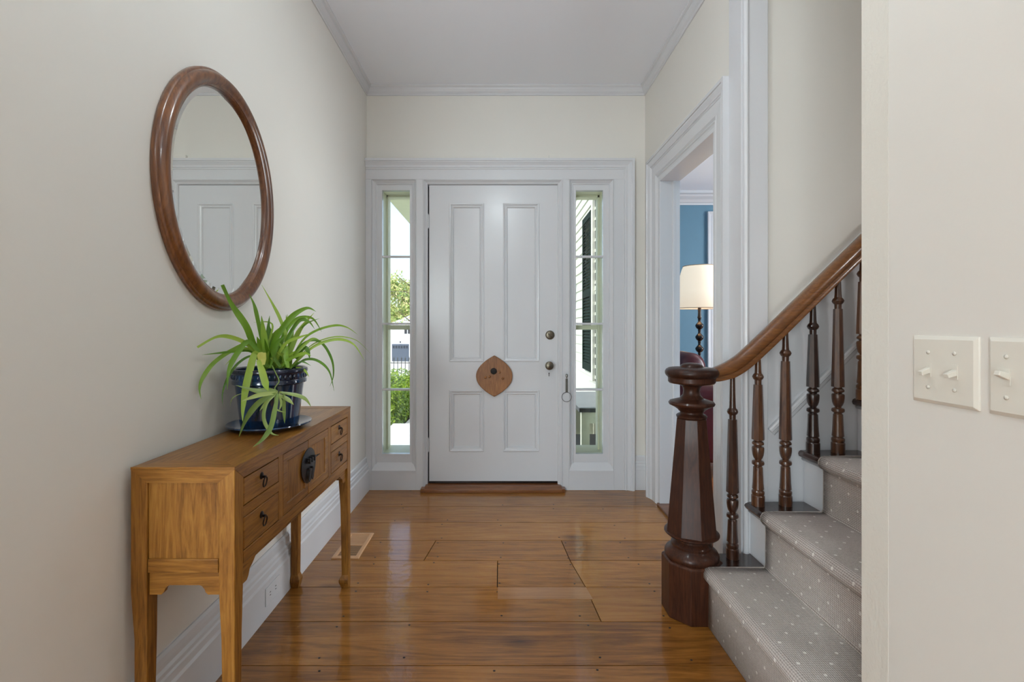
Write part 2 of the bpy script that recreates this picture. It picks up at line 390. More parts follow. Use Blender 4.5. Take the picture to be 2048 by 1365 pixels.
# unseen side room and wall opening, added behind the camera to bring in light
SX = -3.5
struct(obj('floor_added_room', boxes((SX, XL-.2, -4.0, 1.2, -.05, 0), (XL-.2, XL, -2.9, .85, -.05, 0)), M['floor2']))
struct(obj('ceiling_added_room', boxes((SX, XL-.2, -4.0, 1.2, ZC, ZC+.1)), M['ceiling']))
struct(obj('wall_added_room', boxes((SX, -2.95, -4.1, -4.0, 0, ZC), (-1.2, XL-.2, -4.1, -4.0, 0, ZC), (-2.95, -1.2, -4.1, -4.0, 0, .3), (-2.95, -1.2, -4.1, -4.0, 2.4, ZC), (XL-.2, XL-.1, -4.1, YB, 0, ZC), (SX, XL-.2, 1.2, 1.3, 0, ZC), (SX-.1, SX, -4.0, 1.2, 0, ZC)), M['wall']))
# near right wall with the switches, and the side of the stair behind it
struct(obj('wall_near_right', boxes((XN, XN+.14, YB, YN, -.1, ZC+.1)), M['wall']))
o = struct(obj('trim_1', boxes((XN-.0005, XN+.145, YN-.062, YN+.004, 0, ZC)), paint('cream_gloss_corner_board', rgb(223, 220, 211), .24, .01, .3, 1.5, 120)))
struct(obj('wall_stair_side', boxes((XN+.14, 4.6, YN-.14, YN, -.1, 5.2)), M['wall']))
struct(obj('wall_stair', boxes((XR, 4.6, YS, YS+.12, -.1, 5.2)), M['wall']))
struct(obj('wall_stair_end', boxes((4.6, 4.7, YN-.1, YS+.1, -.1, 5.2)), M['wall']))
struct(obj('wall_back', boxes((XL-.1, XN+.1, YB-.12, YB, 0, ZC)), M['wall']))
# right wall with its door opening (y 2.246..3.035, head 2.107)
OY0, OY1, OZ = 2.246, 3.035, 2.107; XR2 = XR+.116
struct(obj('wall_right', boxes((XR, XR2, YS+.12, OY0, -.1, ZC+.1), (XR, XR2, OY1, OUT, -.1, ZC+.1), (XR, XR2, OY0, OY1, OZ, ZC+.1)), M['wall']))
# front wall round the door unit
zt = PZ(343)
struct(obj('wall_front', boxes((XL-.2, XR, D, OUT, zt, ZC+.1), (PX(1257), XR, D, OUT, -.1, zt), (XL-.2, PX(1257), D, OUT, -.2, -.005)), M['wall']))
struct(obj('ceiling', boxes((XL-.2, XR+.08, YB-.1, OUT, ZC, ZC+.12), (XR+.08, XR+.14, YS, OUT, ZC, ZC+.12)), M['ceiling']))
struct(obj('ceiling_stairwell', boxes((.746, 4.7, YN-.14, YS+.12, 5.2, 5.3)), M['ceiling']))
struct(obj('wall_stairwell', boxes((XR+.08, XR+.14, YN-.0, YS, ZC+.0, 5.2)), M['wall']))

# crown moulding round the hall
cp = [(0, 0), (0, .062), (.006, .062), (.010, .056), (.010, .050), (.020, .040), (.028, .026), (.030, .016), (.038, .012), (.043, .006), (.043, 0)]
bm = bmesh.new()
sweep(bm, [(a, b_) for a, b_ in cp], [(XL, YB, ZC), (XL, D, ZC), (XR, D, ZC), (XR, YS+.005, ZC)], (0, 0, -1), flip=1)
# profile u points into the room for this walking direction
struct(tag(obj('trim_2', bm, M['trim'])))
# baseboards
def bprof(t0=.028): return [(0, 0), (0, .238), (.005, .238), (.010, .228), (.012, .212), (.012, .198), (.018, .190), (.018, .178), (.022, .172), (.022, .150), (t0, .142), (t0, 0)]
bm = bmesh.new()
sweep(bm, bprof(), [(XL, .85, 0), (XL, D, 0)], (0, 0, 1), flip=-1)
bl = struct(obj('baseboard_left', bm, M['trim']))
bm = bmesh.new(); sweep(bm, bprof(), [(PX(1266), D, 0), (XR, D, 0)], (0, 0, 1), flip=-1)
struct(obj('baseboard_front', bm, M['trim']))
# outlet in the left baseboard
ot = empty('wall_outlet', (XL+.028, 1.9, .085), 'white duplex outlet set sideways in the left baseboard', 'outlet')
obj('cover_plate', boxes((XL+.028, XL+.0315, 1.845, 1.960, .050, .120)), M['plastic_white'], ot, bevel=.001)
bm = bmesh.new()
for yc in (1.880, 1.925):
    pass
bm.free()
for yc in (1.880, 1.925):
    for dz in (-.006, .006): obj('slot', boxes((XL+.0313, XL+.0322, yc-.004, yc+.004, .085+dz-.0012, .085+dz+.0012)), M['black'], ot)

# ------------------------------------------------------------------ front door unit
n_ = (0, -1, 0)
cf = .03    # casing projects
casing = bmesh.new()
box(casing, XL+.001, PX(1257), D-cf, D+.02, PZ(361), PZ(330))
box(casing, XL+.001, PX(745), D-cf, D+.02, 0, PZ(361))
box(casing, PX(1226), PX(1257), D-cf, D+.02, 0, PZ(361))
box(casing, PX(834), PX(847), D-cf, D+.2, 0, PZ(361))
box(casing, PX(1124), PX(1136.5), D-cf, D+.2, 0, PZ(361))
box(casing, PX(745), PX(834), D-cf, D+.02, 0, PZ(942))
box(casing, PX(1136.5), PX(1226), D-cf, D+.02, 0, PZ(942))
box(casing, PX(847), PX(1124), D, OUT, PZ(369.5), PZ(361))
# back band: head and right side
bb = [(0, 0), (0, .052), (.018, .052), (.020, .046), (.026, .046), (.046, .030+.004), (.056, .036), (.060, .036), (.064, .031), (.072, .034), (.076, .030), (.076, 0)]
sweep(casing, bb, [(XL+.001, D, PZ(321)), (PX(1266), D, PZ(321)), (PX(1266), D, 0)], n_, flip=-1)
# inner mouldings
md = [(0, -.02), (0, .034), (.006, .036), (.010, .030), (.022, .016), (.026, .018), (.032, .010), (.032, -.02)]
sweep(casing, md, [(PX(847), D, 0), (PX(847), D, PZ(361)), (PX(1124), D, PZ(361)), (PX(1124), D, 0)], n_, flip=-1)
md2 = [(0, -.02), (0, .030), (.004, .034), (.008, .026), (.024, .010), (.028, .012), (.034, .006), (.034, -.02)]
struct(obj('trim_3', casing, M['trim'], bevel=.0015))

def sidelight(name, xa, xb, ga, gb):
    fr = bmesh.new()
    sweep(fr, md2, [(PX(xa), D, PZ(942)), (PX(xa), D, PZ(361)), (PX(xb), D, PZ(361)), (PX(xb), D, PZ(942))], n_, closed=True, flip=-1)
    xi0, xi1 = PX(xa+9), PX(xb-9)
    zi0, zi1 = PZ(934), PZ(371)
    g0, g1, zg0, zg1 = PX(ga), PX(gb), PZ(908.5), PZ(381)
    dd = .0
    for bx in ((xi0-.01, g0, zi0-.01, zi1+.01), (g1, xi1+.01, zi0-.01, zi1+.01), (g0, g1, zg1, zi1+.01), (g0, g1, zi0-.01, zg0)):
        box(fr, bx[0], bx[1], D-.004, D+.035, bx[2], bx[3])
    wnd = struct(obj(name, fr, M['trim']))
    # sloping bottom sill
    bm = bmesh.new(); prism(bm, [(PX(xa)+.004, D-.034, PZ(942)-.002), (PX(xa)+.004, D-.034, PZ(942)+.010), (PX(xa)+.004, D-.005, PZ(925)), (PX(xa)+.004, D-.002, PZ(942)-.002)], (PX(xb)-PX(xa)-.008, 0, 0))
    obj('window_sill', bm, M['trim'], wnd)
    ys = [PZ(513.5), PZ(648), PZ(779.8)]
    for z in ys: obj('glazing_bar', boxes((g0, g1, D-.002, D+.03, z-.0075, z+.0075)), M['trim'], wnd, bevel=.003)
    zz = [zg0]+ys[::-1]+[zg1]
    for a, b_ in zip(zz, zz[1:]): obj('pane', boxes((g0, g1, D+.012, D+.015, a, b_)), M['glass'], wnd)
    # outer frame: deep painted jambs and the meeting rail of the storm sash
    bm = bmesh.new()
    box(bm, g0-.05, g0, D+.036, OUT+.04, -.1, zg1+.05); box(bm, g1, g1+.05, D+.036, OUT+.04, -.1, zg1+.05)
    box(bm, g0, g1, D+.036, OUT+.04, zg1, zg1+.05); box(bm, g0, g1, D+.036, OUT+.04, -.1, zg0)
    zr = PZ(655, 3.5)
    box(bm, g0, g1, 3.49, 3.52, zr-.018, zr+.016)
    box(bm, g0, g0+.012, 3.47, 3.52, zg0, zg1); box(bm, g1-.012, g1, 3.47, 3.52, zg0, zg1)
    box(bm, g0, g1, 3.47, 3.52, zg1-.014, zg1)
    obj('storm_frame', bm, M['jamb'], wnd)
    return wnd
sidelight('window_1', 745, 834, 764.5, 819.8)
sidelight('window_2', 1136.5, 1226, 1151.6, 1206)
struct(obj('wall_front_infill', boxes((XL-.15, PX(764.5)-.05, D+.02, OUT, -.1, zt), (PX(819.8)+.05, PX(847), D+.2, OUT, -.1, zt), (PX(1124), PX(1151.6)-.05, D+.2, OUT, -.1, zt), (PX(1206)+.05, PX(1257), D+.02, OUT, -.1, zt), (XL-.15, PX(1257), D+.05, OUT, PZ(381)+.05, zt)), M['jamb']))

# the door leaf: rails, stiles, four recessed panels with mouldings
dx0, dx1, dz0, dz1 = PX(858.3), PX(1115.6), PZ(963), PZ(370.5); dy = D+.002
pan = [(PX(898.5), PX(968), PZ(724), PZ(406.6)), (PX(1006), PX(1078.3), PZ(724), PZ(406.6)), (PX(899), PX(968), PZ(904), PZ(781)), (PX(1006), PX(1078.3), PZ(904), PZ(781))]
bm = bmesh.new()
box(bm, dx0, pan[0][0], dy, dy+.045, dz0, dz1); box(bm, pan[1][1], dx1, dy, dy+.045, dz0, dz1)
box(bm, pan[0][1], pan[1][0], dy, dy+.045, dz0, dz1)
for i in (0, 1):
    p = pan[i]; q = pan[i+2]
    box(bm, p[0], p[1], dy, dy+.045, p[3], dz1); box(bm, p[0], p[1], dy, dy+.045, q[3], p[2]); box(bm, p[0], p[1], dy, dy+.045, dz0, q[2])
mp_ = [(0, -.03), (0, .002), (.004, .006), (.010, .005), (.014, -.001), (.022, -.004), (.026, -.001), (.030, -.004), (.032, -.010), (.032, -.03)]
for p in pan:
    box(bm, p[0], p[1], dy+.012, dy+.035, p[2], p[3])
    sweep(bm, mp_, [(p[0], dy, p[2]), (p[0], dy, p[3]), (p[1], dy, p[3]), (p[1], dy, p[2])], n_, closed=True, flip=-1)
door = struct(obj('door_1', bm, M['trim']))
obj('shadow_gap', boxes((PX(847), PX(1124), D+.047, D+.06, 0, PZ(361))), M['black'], door)  # black board added behind the leaf: darkens the gap and stops light leaking
# hardware
def disc(prof, x, z, mat, name, par, n=28): 
    bm = bmesh.new(); lathe(bm, [(r, -h) for r, h in prof], (x, dy, z), n, axis='Y'); return obj(name, bm, mat, par, True, angle=40)
kx, kz = PX(1100), PZ(670.5)
dl = disc([(.0325, 0), (.0325, .006), (.029, .012), (.024, .014), (.001, .014)], kx, kz, M['brass'], 'deadbolt', door)
bm = boxes((-.016, .016, -.022, 0, -.004, .004)); o = obj('thumb_turn', bm, M['brass'], None, bevel=.002); o.location = (kx, dy-.012, kz); o.rotation_euler = (0, math.radians(32), 0); o.parent = dl
kx, kz = PX(1097.5), PZ(731)
kn = disc([(.026, 0), (.026, .004), (.012, .008), (.009, .024), (.016, .030), (.027, .036), (.030, .046), (.029, .054), (.024, .058), (.001, .060)], kx, kz, M['brass'], 'door_knob', door)
esc = disc([(.018, 0), (.018, .003), (.001, .003)], PX(1098), PZ(748.5), M['trim'], 'keyhole_escutcheon', door)
bm = bmesh.new(); lathe(bm, [(.0042, 0), (.0042, -.0042)], (PX(1098), dy, PZ(747)), 12, axis='Y'); box(bm, PX(1098)-.0022, PX(1098)+.0022, dy-.0042, dy, PZ(753), PZ(747)); obj('keyhole', bm, M['black'], esc)
for zz in (443, 890):
    bm = bmesh.new(); lathe(bm, [(.006, -.045), (.006, .045)], (PX(856.5), D-.004, PZ(zz)), 12); lathe(bm, [(.0035, -.052), (.0035, .052)], (PX(856.5), D-.004, PZ(zz)), 10)
    obj('hinge', bm, M['trim'], door)
bm = boxes((PX(1116.2), PX(1118.5), dy-.012, dy+.02, PZ(678), PZ(659))); obj('strike_plate', bm, M['iron'], door)
bm = boxes((PX(1116.2), PX(1118), dy-.010, dy+.02, PZ(735), PZ(721))); obj('strike_plate', bm, M['brass'], door)
# threshold
bm = bmesh.new(); prism(bm, [(PX(852), D-.09, 0), (PX(852), D-.09, .022), (PX(852), D-.05, .036), (PX(852), D+.06, .040), (PX(852), D+.06, 0)], (PX(1121.5)-PX(852), 0, 0))
box(bm, PX(848)-.012, PX(1130)-.01, D-.085, D-.03, 0, .026)
struct(obj('trim_4', bm, M['threshold'], bevel=.003))
bm = boxes((PX(857), PX(1117), D+.0, D+.05, .04, .052)); struct(obj('trim_5', bm, M['iron']))

# leaf shaped wooden door chime
cx_, cz_ = PX(988.5, 3.32), PZ(753, 3.32)
hw, hh = 36.5*3.32/F, 41.5*3.32/F
pts = []
N = 24
for i in range(N+1):
    a = 1-2*i/N; pts.append((hw*(1-abs(a)**2.1), hh*a))
# pointed ends, full cheeks
pts = [(x, z) for x, z in pts]
out = [(cx_+x, dy-.026, cz_+z) for x, z in pts]+[(cx_-x, dy-.026, cz_+z) for x, z in pts[-2:0:-1]]
ch = empty('door_chime', (cx_, dy, cz_), 'leaf-shaped wooden door harp with round clappers hung on the white front door', 'door chime')
bm = bmesh.new(); prism(bm, out, (0, .024, 0)); obj('sound_board', bm, M['sign'], ch, bevel=.005)
bm = bmesh.new(); lathe(bm, [(.0225, 0), (.0225, -.003), (.018, -.006), (.001, -.007)], (cx_-.004, dy-.029, cz_+.036), 24, axis='Y'); obj('sound_hole', bm, M['black'], ch, True)
bm = bmesh.new(); box(bm, cx_-.006, cx_+.010, dy-.034, dy-.025, cz_+.045, cz_+.052); obj('hanger', bm, M['iron'], ch)
for px, py in ((970.5, 755.5), (979, 754), (999, 745), (1005.5, 757.5)):
    bm = bmesh.new(); bmesh.ops.create_uvsphere(bm, u_segments=16, v_segments=10, radius=.0085); bmesh.ops.translate(bm, verts=bm.verts, vec=(PX(px, 3.31), dy-.034, PZ(py, 3.31)))
    b_ = obj('clapper', bm, M['sign'], ch, True)
    

# metal hook with a ring, on the post right of the door
hx = PX(1133.6, 3.3); hy = D-cf
hk = empty('hook_and_ring', (hx, hy, PZ(768)), 'slim grey metal pull with a thin ring, right of the white front door', 'door pull')
bm = bmesh.new(); z0, z1 = PZ(785, 3.31), PZ(748, 3.31)
box(bm, hx-.0078, hx+.0078, hy-.010, hy, z0, z1-.035)
lathe(bm, [(.003, z1-.036), (.003, z1-.028), (.0075, z1-.020), (.0075, z1-.006), (.004, z1)], (hx, hy-.007, 0), 12)
obj('shank', bm, M['pewter'], hk, bevel=.002)
bm = bmesh.new(); rz = PZ(794.5, 3.31); R = .0335
tube(bm, [(hx+R*math.cos(a), hy-.006, rz+R*math.sin(a)) for a in [2*PI*i/32 for i in range(32)]], .0016, 8, closed=True); obj('ring', bm, M['iron'], hk, True)
# small sensor on top of the casing
tag(obj('door_sensor', boxes((PX(1097.5), PX(1119), D-.022, D, PZ(320.8), PZ(312))), M['wall'], bevel=.002), 'small cream rectangular sensor on the wall above the front door casing', 'sensor')

# ------------------------------------------------------------------ casing of the opening in the right wall
nr = (-1, 0, 0)
cprof = [(0, 0), (0, .042), (.016, .042), (.018, .037), (.024, .036), (.044, .026), (.050, .028), (.054, .022), (.060, .024), (.064, .020), (.118, .016), (.122, .018), (.132, .010), (.140, .014), (.146, .008), (.158, .006), (.158, 0)]
bm = bmesh.new()
ya, yb, zb = 2.089, 3.195, 2.268
sweep(bm, cprof, [(XR, ya, 0), (XR, ya, zb), (XR, yb, zb), (XR, yb, 0)], nr, flip=1)
struct(obj('trim_6', bm, M['trim']))
bm = bmesh.new()   # jamb lining with stop
for (y0, y1) in ((OY0, OY0+.018), (OY1-.018, OY1)): box(bm, XR-.006, XR2+.006, y0, y1, 0, OZ)
box(bm, XR-.007, XR2+.006, OY0-.003, OY1+.003, OZ-.018, OZ+.004)
for (y0, y1) in ((OY0, OY0+.028), (OY1-.028, OY1)): box(bm, XR2-.04, XR2-.02, y0, y1, 0, OZ)
struct(obj('trim_7', bm, M['trim'], bevel=.002))
cp2 = [(0, 0), (0, .03), (.02, .03), (.05, .02), (.12, .016), (.14, .010), (.14, 0)]
bm = bmesh.new(); sweep(bm, cp2, [(XR2, OY0-.13, 0), (XR2, OY0-.13, OZ+.13), (XR2, OY1+.13, OZ+.13), (XR2, OY1+.13, 0)], (1, 0, 0), flip=-1); struct(obj('trim_8', bm, M['trim']))
struct(obj('trim_9', boxes((XR-.02, XR2+.02, OY0, OY1, 0, .018)), M['threshold'], bevel=.004))
# corner board where the right wall turns to the stair
bm = bmesh.new()
box(bm, XR-.014, XR+.0, YS-.0, ya+.002, 0, ZC); box(bm, XR-.014, 1.109, YS-.016, YS, 0, 5.2)
lathe(bm, [(.011, 0), (.011, ZC)], (XR-.012, YS-.012, 0), 14)
box(bm, XR-.020, XR-.012, YS+.012, YS+.030, 0, ZC)
struct(obj('trim_10', bm, M['trim'], bevel=.002))

# ------------------------------------------------------------------ staircase
RS, GO = .214, .2225; R1 = .812
stc = empty('staircase', (R1, 1.5, 0), 'steep staircase with dark wooden treads and white risers rising to the right behind the newel', 'staircase')
NS = 9
for k in range(NS):
    xk = R1+GO*k; z = RS*(k+1)
    obj('riser', boxes((xk, xk+.02, YN, YS-.016, z-RS, z-.026)), M['trim'], stc)
    # rounded nosing
    bm = bmesh.new(); th = .028; nose = .024
    P = [(xk+GO+.02, z), (xk-nose+.010, z)]+[(xk-nose+.012-.013*math.sin(a), z-.014+.014*math.cos(a)) for a in (PI*.25, PI*.5, PI*.75)]+[(xk-nose+.010, z-th), (xk+GO+.02, z-th)]
    prism(bm, [(x, YN, zz) for x, zz in P], (0, YS-.017-YN, 0)); obj('tread', bm, M['mahogX'], stc)
    bm = bmesh.new(); lathe(bm, [(.008, YN), (.008, YS-.018)], (xk-.004, 0, z-th-.006), 10, axis='Y'); obj('cove_moulding', bm, M['trim'], stc, True)
# side skirt on the stair wall with its capping
def ln(x): return .725+1.0*(x-1.111)
bm = bmesh.new(); x0, x1 = 1.109, 3.4
prism(bm, [(x0, YS-.012, ln(x0)-.75), (x1, YS-.012, ln(x1)-.75), (x1, YS-.012, ln(x1)), (x0, YS-.012, ln(x0))], (0, .012, 0))
sk_prof = [(0, 0), (0, .022), (.006, .026), (.016, .026), (.022, .018), (.034, .016), (.040, .012), (.040, 0)]
sweep(bm, sk_prof, [(x0, YS, ln(x0)+.006), (x1, YS, ln(x1)+.006)], (0, -1, 0), flip=-1)
obj('skirt_board', bm, M['trim'], stc)
bm = bmesh.new(); g = .43
prism(bm, [(x0, YS-.006, ln(x0)), (x1, YS-.006, ln(x1)), (x1, YS-.006, ln(x1)+g-.02), (x0, YS-.006, ln(x0)+g)], (0, .006, 0)); obj('wall_panel', bm, M['trim'], stc)

# carpet runner: one cloth down the steps
YC1 = 1.808; prof = []
th = .009
for k in range(NS-1, -1, -1):
    xk = R1+GO*k; z = RS*(k+1); xn = xk-.024
    prof.append((xk+GO-th-.002, z+th))
    prof.append((xn+.016, z+th))
    for a in (.2, .4, .6, .8, .95):
        prof.append((xn+.016-(.022)*math.sin(PI*a), z-.014+(.014+th)*math.cos(PI*a)))
    prof.append((xk-th, z-.052)); prof.append((xk-th-.001, z-RS+th+.012 if k else 0.001))
    if k: prof.append((xk-th-.006, z-RS+th+.003))
# subdivide and build with uv
bm = bmesh.new(); uvl = bm.loops.layers.uv.new('run')
top = [Vector((x, 0, z)) for x, z in prof]
nor = []
arc = [0]
for a, b_ in zip(top, top[1:]): arc.append(arc[-1]+(b_-a).length)
rows = [YC1-.0+0.0, YC1-.05, YN+.001]
vt = []
for i, p in enumerate(top):
    d = (top[min(i+1, len(top)-1)]-top[max(0, i-1)]).normalized(); nn = Vector((-d.z, 0, d.x))
    if nn.z < 0 and False: nn = -nn
    vt.append([(bm.verts.new((p.x, y, p.z)), (arc[i], y)) for y in rows])
under = []
for i in range(len(top)-1):
    for j in range(len(rows)-1):
        q = [vt[i][j], vt[i+1][j], vt[i+1][j+1], vt[i][j+1]]
        f = bm.faces.new([v_ for v_, _ in q])
        for lp, (_, uvc) in zip(f.loops, q): lp[uvl].uv = uvc
rn = obj('stair_carpet', bm, M['carpet'], None, True, angle=60)
so = rn.modifiers.new('s', 'SOLIDIFY'); so.thickness = .0085; so.offset = 0
tag(rn, 'grey-beige ribbed stair carpet with small white flecks covering the staircase', 'carpet')
bm = bmesh.new(); tube(bm, [(p.x-.001, YC1, p.z+.0005) for p in top], .0038, 6)
obj('bound_edge', bm, paint('carpet_binding', rgb(168, 158, 151), .9, .03, .2, 30, 200), rn)

# ------------------------------------------------------------------ balustrade
YBAL = 1.907; S = F/YBAL
rl = empty('stair_railing', (.777, YBAL, 0), 'polished wooden stair railing with a heavy octagonal newel post and turned balusters', 'railing')
NX = .777
def oct_(r0, z0, r1, z1, bm, c, capz=True): lathe(bm, [(r0, z0), (r1, z1)], c, 8, rot=PI/8)
nw_bm = bmesh.new(); q8 = 1/math.cos(PI/8)
lathe(nw_bm, [(.107*q8, 0), (.107*q8, .215), (.100*q8, .221)], (NX, YBAL, 0), 8, rot=PI/8)
nw = obj('newel_base', nw_bm, M['mahog'], rl, bevel=.003)
bm = bmesh.new()
lathe(bm, [(.098, .218), (.103, .228), (.104, .238), (.098, .250), (.084, .258), (.078, .266), (.079, .276), (.072, .284), (.066, .290), (.066, .302), (.070, .306), (.098, .312), (.105, .318), (.105, .322), (.095, .326)], (NX, YBAL, 0), 48)
obj('newel_foot_turning', bm, M['mahog'], rl, True, angle=35)
bm = bmesh.new(); lathe(bm, [(.0925*q8, .324), (.055*q8, .782)], (NX, YBAL, 0), 8, rot=0); obj('newel_shaft', bm, M['mahog'], rl, bevel=.002)
bm = bmesh.new()
z_ = lambda y: H-(y-CY)/S
lathe(bm, [(.052, .780), (.058, .786), (.059, .792), (.054, .797), (.044, .801), (.044, .808), (.050, .812), (.052, .816), (.066, .826), (.086, .836), (.089, .843), (.084, .850), (.062, .857), (.046, .862), (.042, .868), (.034, .876), (.031, .892), (.034, .906), (.040, .914), (.060, .920), (.086, .924), (.0905, .930), (.0905, .946), (.094, .950)], (NX, YBAL, 0), 48)
obj('newel_neck', bm, M['mahog'], rl, True, angle=35)
bm = bmesh.new()
lathe(bm, [(.088, .948), (.098, .953), (.1025, .962), (.1025, .970), (.098, .979), (.088, .985), (.045, .989), (.042, .996), (.034, 1.001), (.020, 1.005), (.001, 1.006)], (NX, YBAL, 0), 48)
obj('newel_cap', bm, M['mahog'], rl, True, angle=40)

# handrail
def rp(x, y): return Vector(((x-CX)/S, YBAL, H-(y-CY)/S))
cen = [rp(1420, 750), rp(1432, 748.5), rp(1446, 744), rp(1460, 738.5), rp(1480, 726), rp(1500, 709), rp(1530, 681), rp(1560, 652), rp(1600, 612.5), rp(1727, 488.5)]
e = cen[-1]; cen.append(e+Vector((.75, 0, .75*.972)))
# smooth catmull
def catmull(P, m=6):
    out = []
    for i in range(len(P)-1):
        p0, p1, p2, p3 = P[max(0, i-1)], P[i], P[i+1], P[min(len(P)-1, i+2)]
        for j in range(m):
            t_ = j/m; out.append(.5*((2*p1)+(-p0+p2)*t_+(2*p0-5*p1+4*p2-p3)*t_*t_+(-p0+3*p1-3*p2+p3)*t_**3))
    out.append(P[-1]); return out
cc = catmull(cen)
half = [(0, .033), (.016, .031), (.027, .023), (.033, .010), (.033, -.002), (.028, -.010), (.024, -.014), (.026, -.020), (.028, -.028), (.026, -.033)]
prof_r = half+[(-x, z) for x, z in half[::-1][:-1]]
bm = bmesh.new(); rings = []
for i, p in enumerate(cc):
    d = (cc[min(i+1, len(cc)-1)]-cc[max(0, i-1)]).normalized(); up = Vector((-d.z, 0, d.x)); k_ = .80 if i < 3 else (.80+.2*min(1, (i-3)/14))
    rings.append([bm.verts.new(p+Vector((0, 1, 0))*a*1.0+up*b_*k_) for a, b_ in prof_r])
for a, b_ in zip(rings, rings[1:]):
    for j in range(len(prof_r)): bm.faces.new((a[j], a[(j+1)%len(prof_r)], b_[(j+1)%len(prof_r)], b_[j]))
bm.faces.new(rings[0][::-1]); bm.faces.new(rings[-1])
obj('handrail', bm, M['rail'], rl, True, angle=50)
def rail_under(x):
    best = min(cc, key=lambda p: abs(p.x-x)); 
    for a, b_ in zip(cc, cc[1:]):
        if a.x <= x <= b_.x:
            f_ = (x-a.x)/(b_.x-a.x); d = (b_-a).normalized(); return a.z+(b_.z-a.z)*f_-.030/max(.5, d.x)
    return best.z-.04
px = lambda v_: v_/S
def baluster(x, zb, ring_h):
    zt_ = rail_under(x)
    Ht = zt_-zb+.012
    bm = bmesh.new(); c = (x, YBAL, zb)
    lathe(bm, [(px(12), 0), (px(12), px(19)), (px(10.5), px(21)), (px(11.5), px(24)), (px(11.5), px(28)), (px(9), px(31)), (px(7.5), px(33))], c, 24)
    lathe(bm, [(px(10.8), px(33)), (px(9.8), px(45)), (px(8.6), px(76)), (px(7), px(78)), (px(7), px(80))], c, 12)
    lathe(bm, [(px(7), px(79)), (px(11), px(82)), (px(11.3), px(85)), (px(10.5), px(88)), (px(5.8), px(90)), (px(6), px(92)), (px(8.2), px(95)), (px(10), px(101)), (px(10.9), px(108)), (px(11.1), px(115)), (px(10.2), px(117)), (px(6.6), px(118)), (px(7), px(120)), (px(10.5), px(122)), (px(10.8), px(124.5)), (px(9.5), px(127)), (px(6.8), px(129)), (px(6.8), px(132))], c, 24)
    rh = ring_h
    lathe(bm, [(px(11.6), px(131.5)), (px(11.2), px(150)), (px(8.2), rh-px(16))], c, 8, rot=PI/8)
    lathe(bm, [(px(6), rh-px(17)), (px(6.2), rh-px(7)), (px(9), rh-px(4)), (px(10.6), rh), (px(9), rh+px(4)), (px(6.4), rh+px(7)), (px(5.8), rh+px(14)), (px(4.6), Ht)], c, 20)
    return obj('baluster', bm, M['balust'], rl, True, angle=35)
rings_px = [293, 257, 304, 252, 303, 252, 303, 252, 303]
bx = [(1465, 1), (1516, 2), (1571, 2), (1626, 3), (1676, 3)]
for i, (x, k) in enumerate(bx): baluster((x-CX)/S, RS*k, px(rings_px[i]))
for i, (x, k) in enumerate([(1.473, 4), (1.578, 4), (1.693, 5), (1.798, 5)]): baluster(x, RS*k, px(rings_px[5+i]))

# ------------------------------------------------------------------ console table
XF, XBk = -.668, XL+.020; CY0, CY1 = F/794.6, 2.10; CH = .797; LW = .042
ct = empty('console_table', ((XF+XBk)/2, (CY0+CY1)/2, 0), 'narrow honey-coloured wooden console table with ring-pull drawers against the left wall', 'table')
bm = bmesh.new()   # top: mitred frame with a field board
tw = .060
a, b_, c_, d_ = (XBk, XF, CY0, CY1)
obj('top', boxes((a+.001, b_-.001, c_+.001, d_-.001, CH-.0045, CH)), M['elmY'], ct)
for s_ in (0, 1):   # end boards of the top with mitres
    y0 = c_ if s_ == 0 else d_; sg = 1 if s_ == 0 else -1
    bm = bmesh.new(); prism(bm, [(a, y0, CH-.005), (b_, y0, CH-.005), (b_-tw, y0+sg*tw, CH-.005), (a+tw, y0+sg*tw, CH-.005)], (0, 0, .0054)); obj('top_border', bm, M['elmX'], ct)
bm = bmesh.new(); prism(bm, [(b_, c_, CH-.005), (b_, d_, CH-.005), (b_-tw, d_-tw, CH-.005), (b_-tw, c_+tw, CH-.005)], (0, 0, .0054)); obj('top_border', bm, M['elmY'], ct)
# legs: square, tapering a little, with a small hoof foot
def leg(sx, sy):
    x = XF if sx > 0 else XBk; y = CY0 if sy < 0 else CY1
    ix, iy = (-1 if sx > 0 else 1), (1 if sy < 0 else -1)
    bm = bmesh.new(); rings = []
    for z, w_ in ((0, .031), (.030, .040), (.040, .040), (.058, .030), (.36, .034), (.48, .040), (CH-.035, LW), (CH-.0055, LW)):
        x = (XF if sx > 0 else XBk+(.0 if z > .4 else .009))
        r_ = [(x, y), (x+ix*w_, y), (x+ix*w_, y+iy*w_), (x, y+iy*w_)]
        rings.append([bm.verts.new((p[0], p[1], z)) for p in r_])
    for A, B in zip(rings, rings[1:]):
        for j in range(4): bm.faces.new((A[j], A[(j+1)%4], B[(j+1)%4], B[j]))
    bm.faces.new(rings[0][::-1]); bm.faces.new(rings[-1])
    return obj('leg', bm, M['elmZ'], ct, bevel=.002)
for sx in (-1, 1):
    for sy in (-1, 1): leg(sx, sy)
zrail = CH-.039
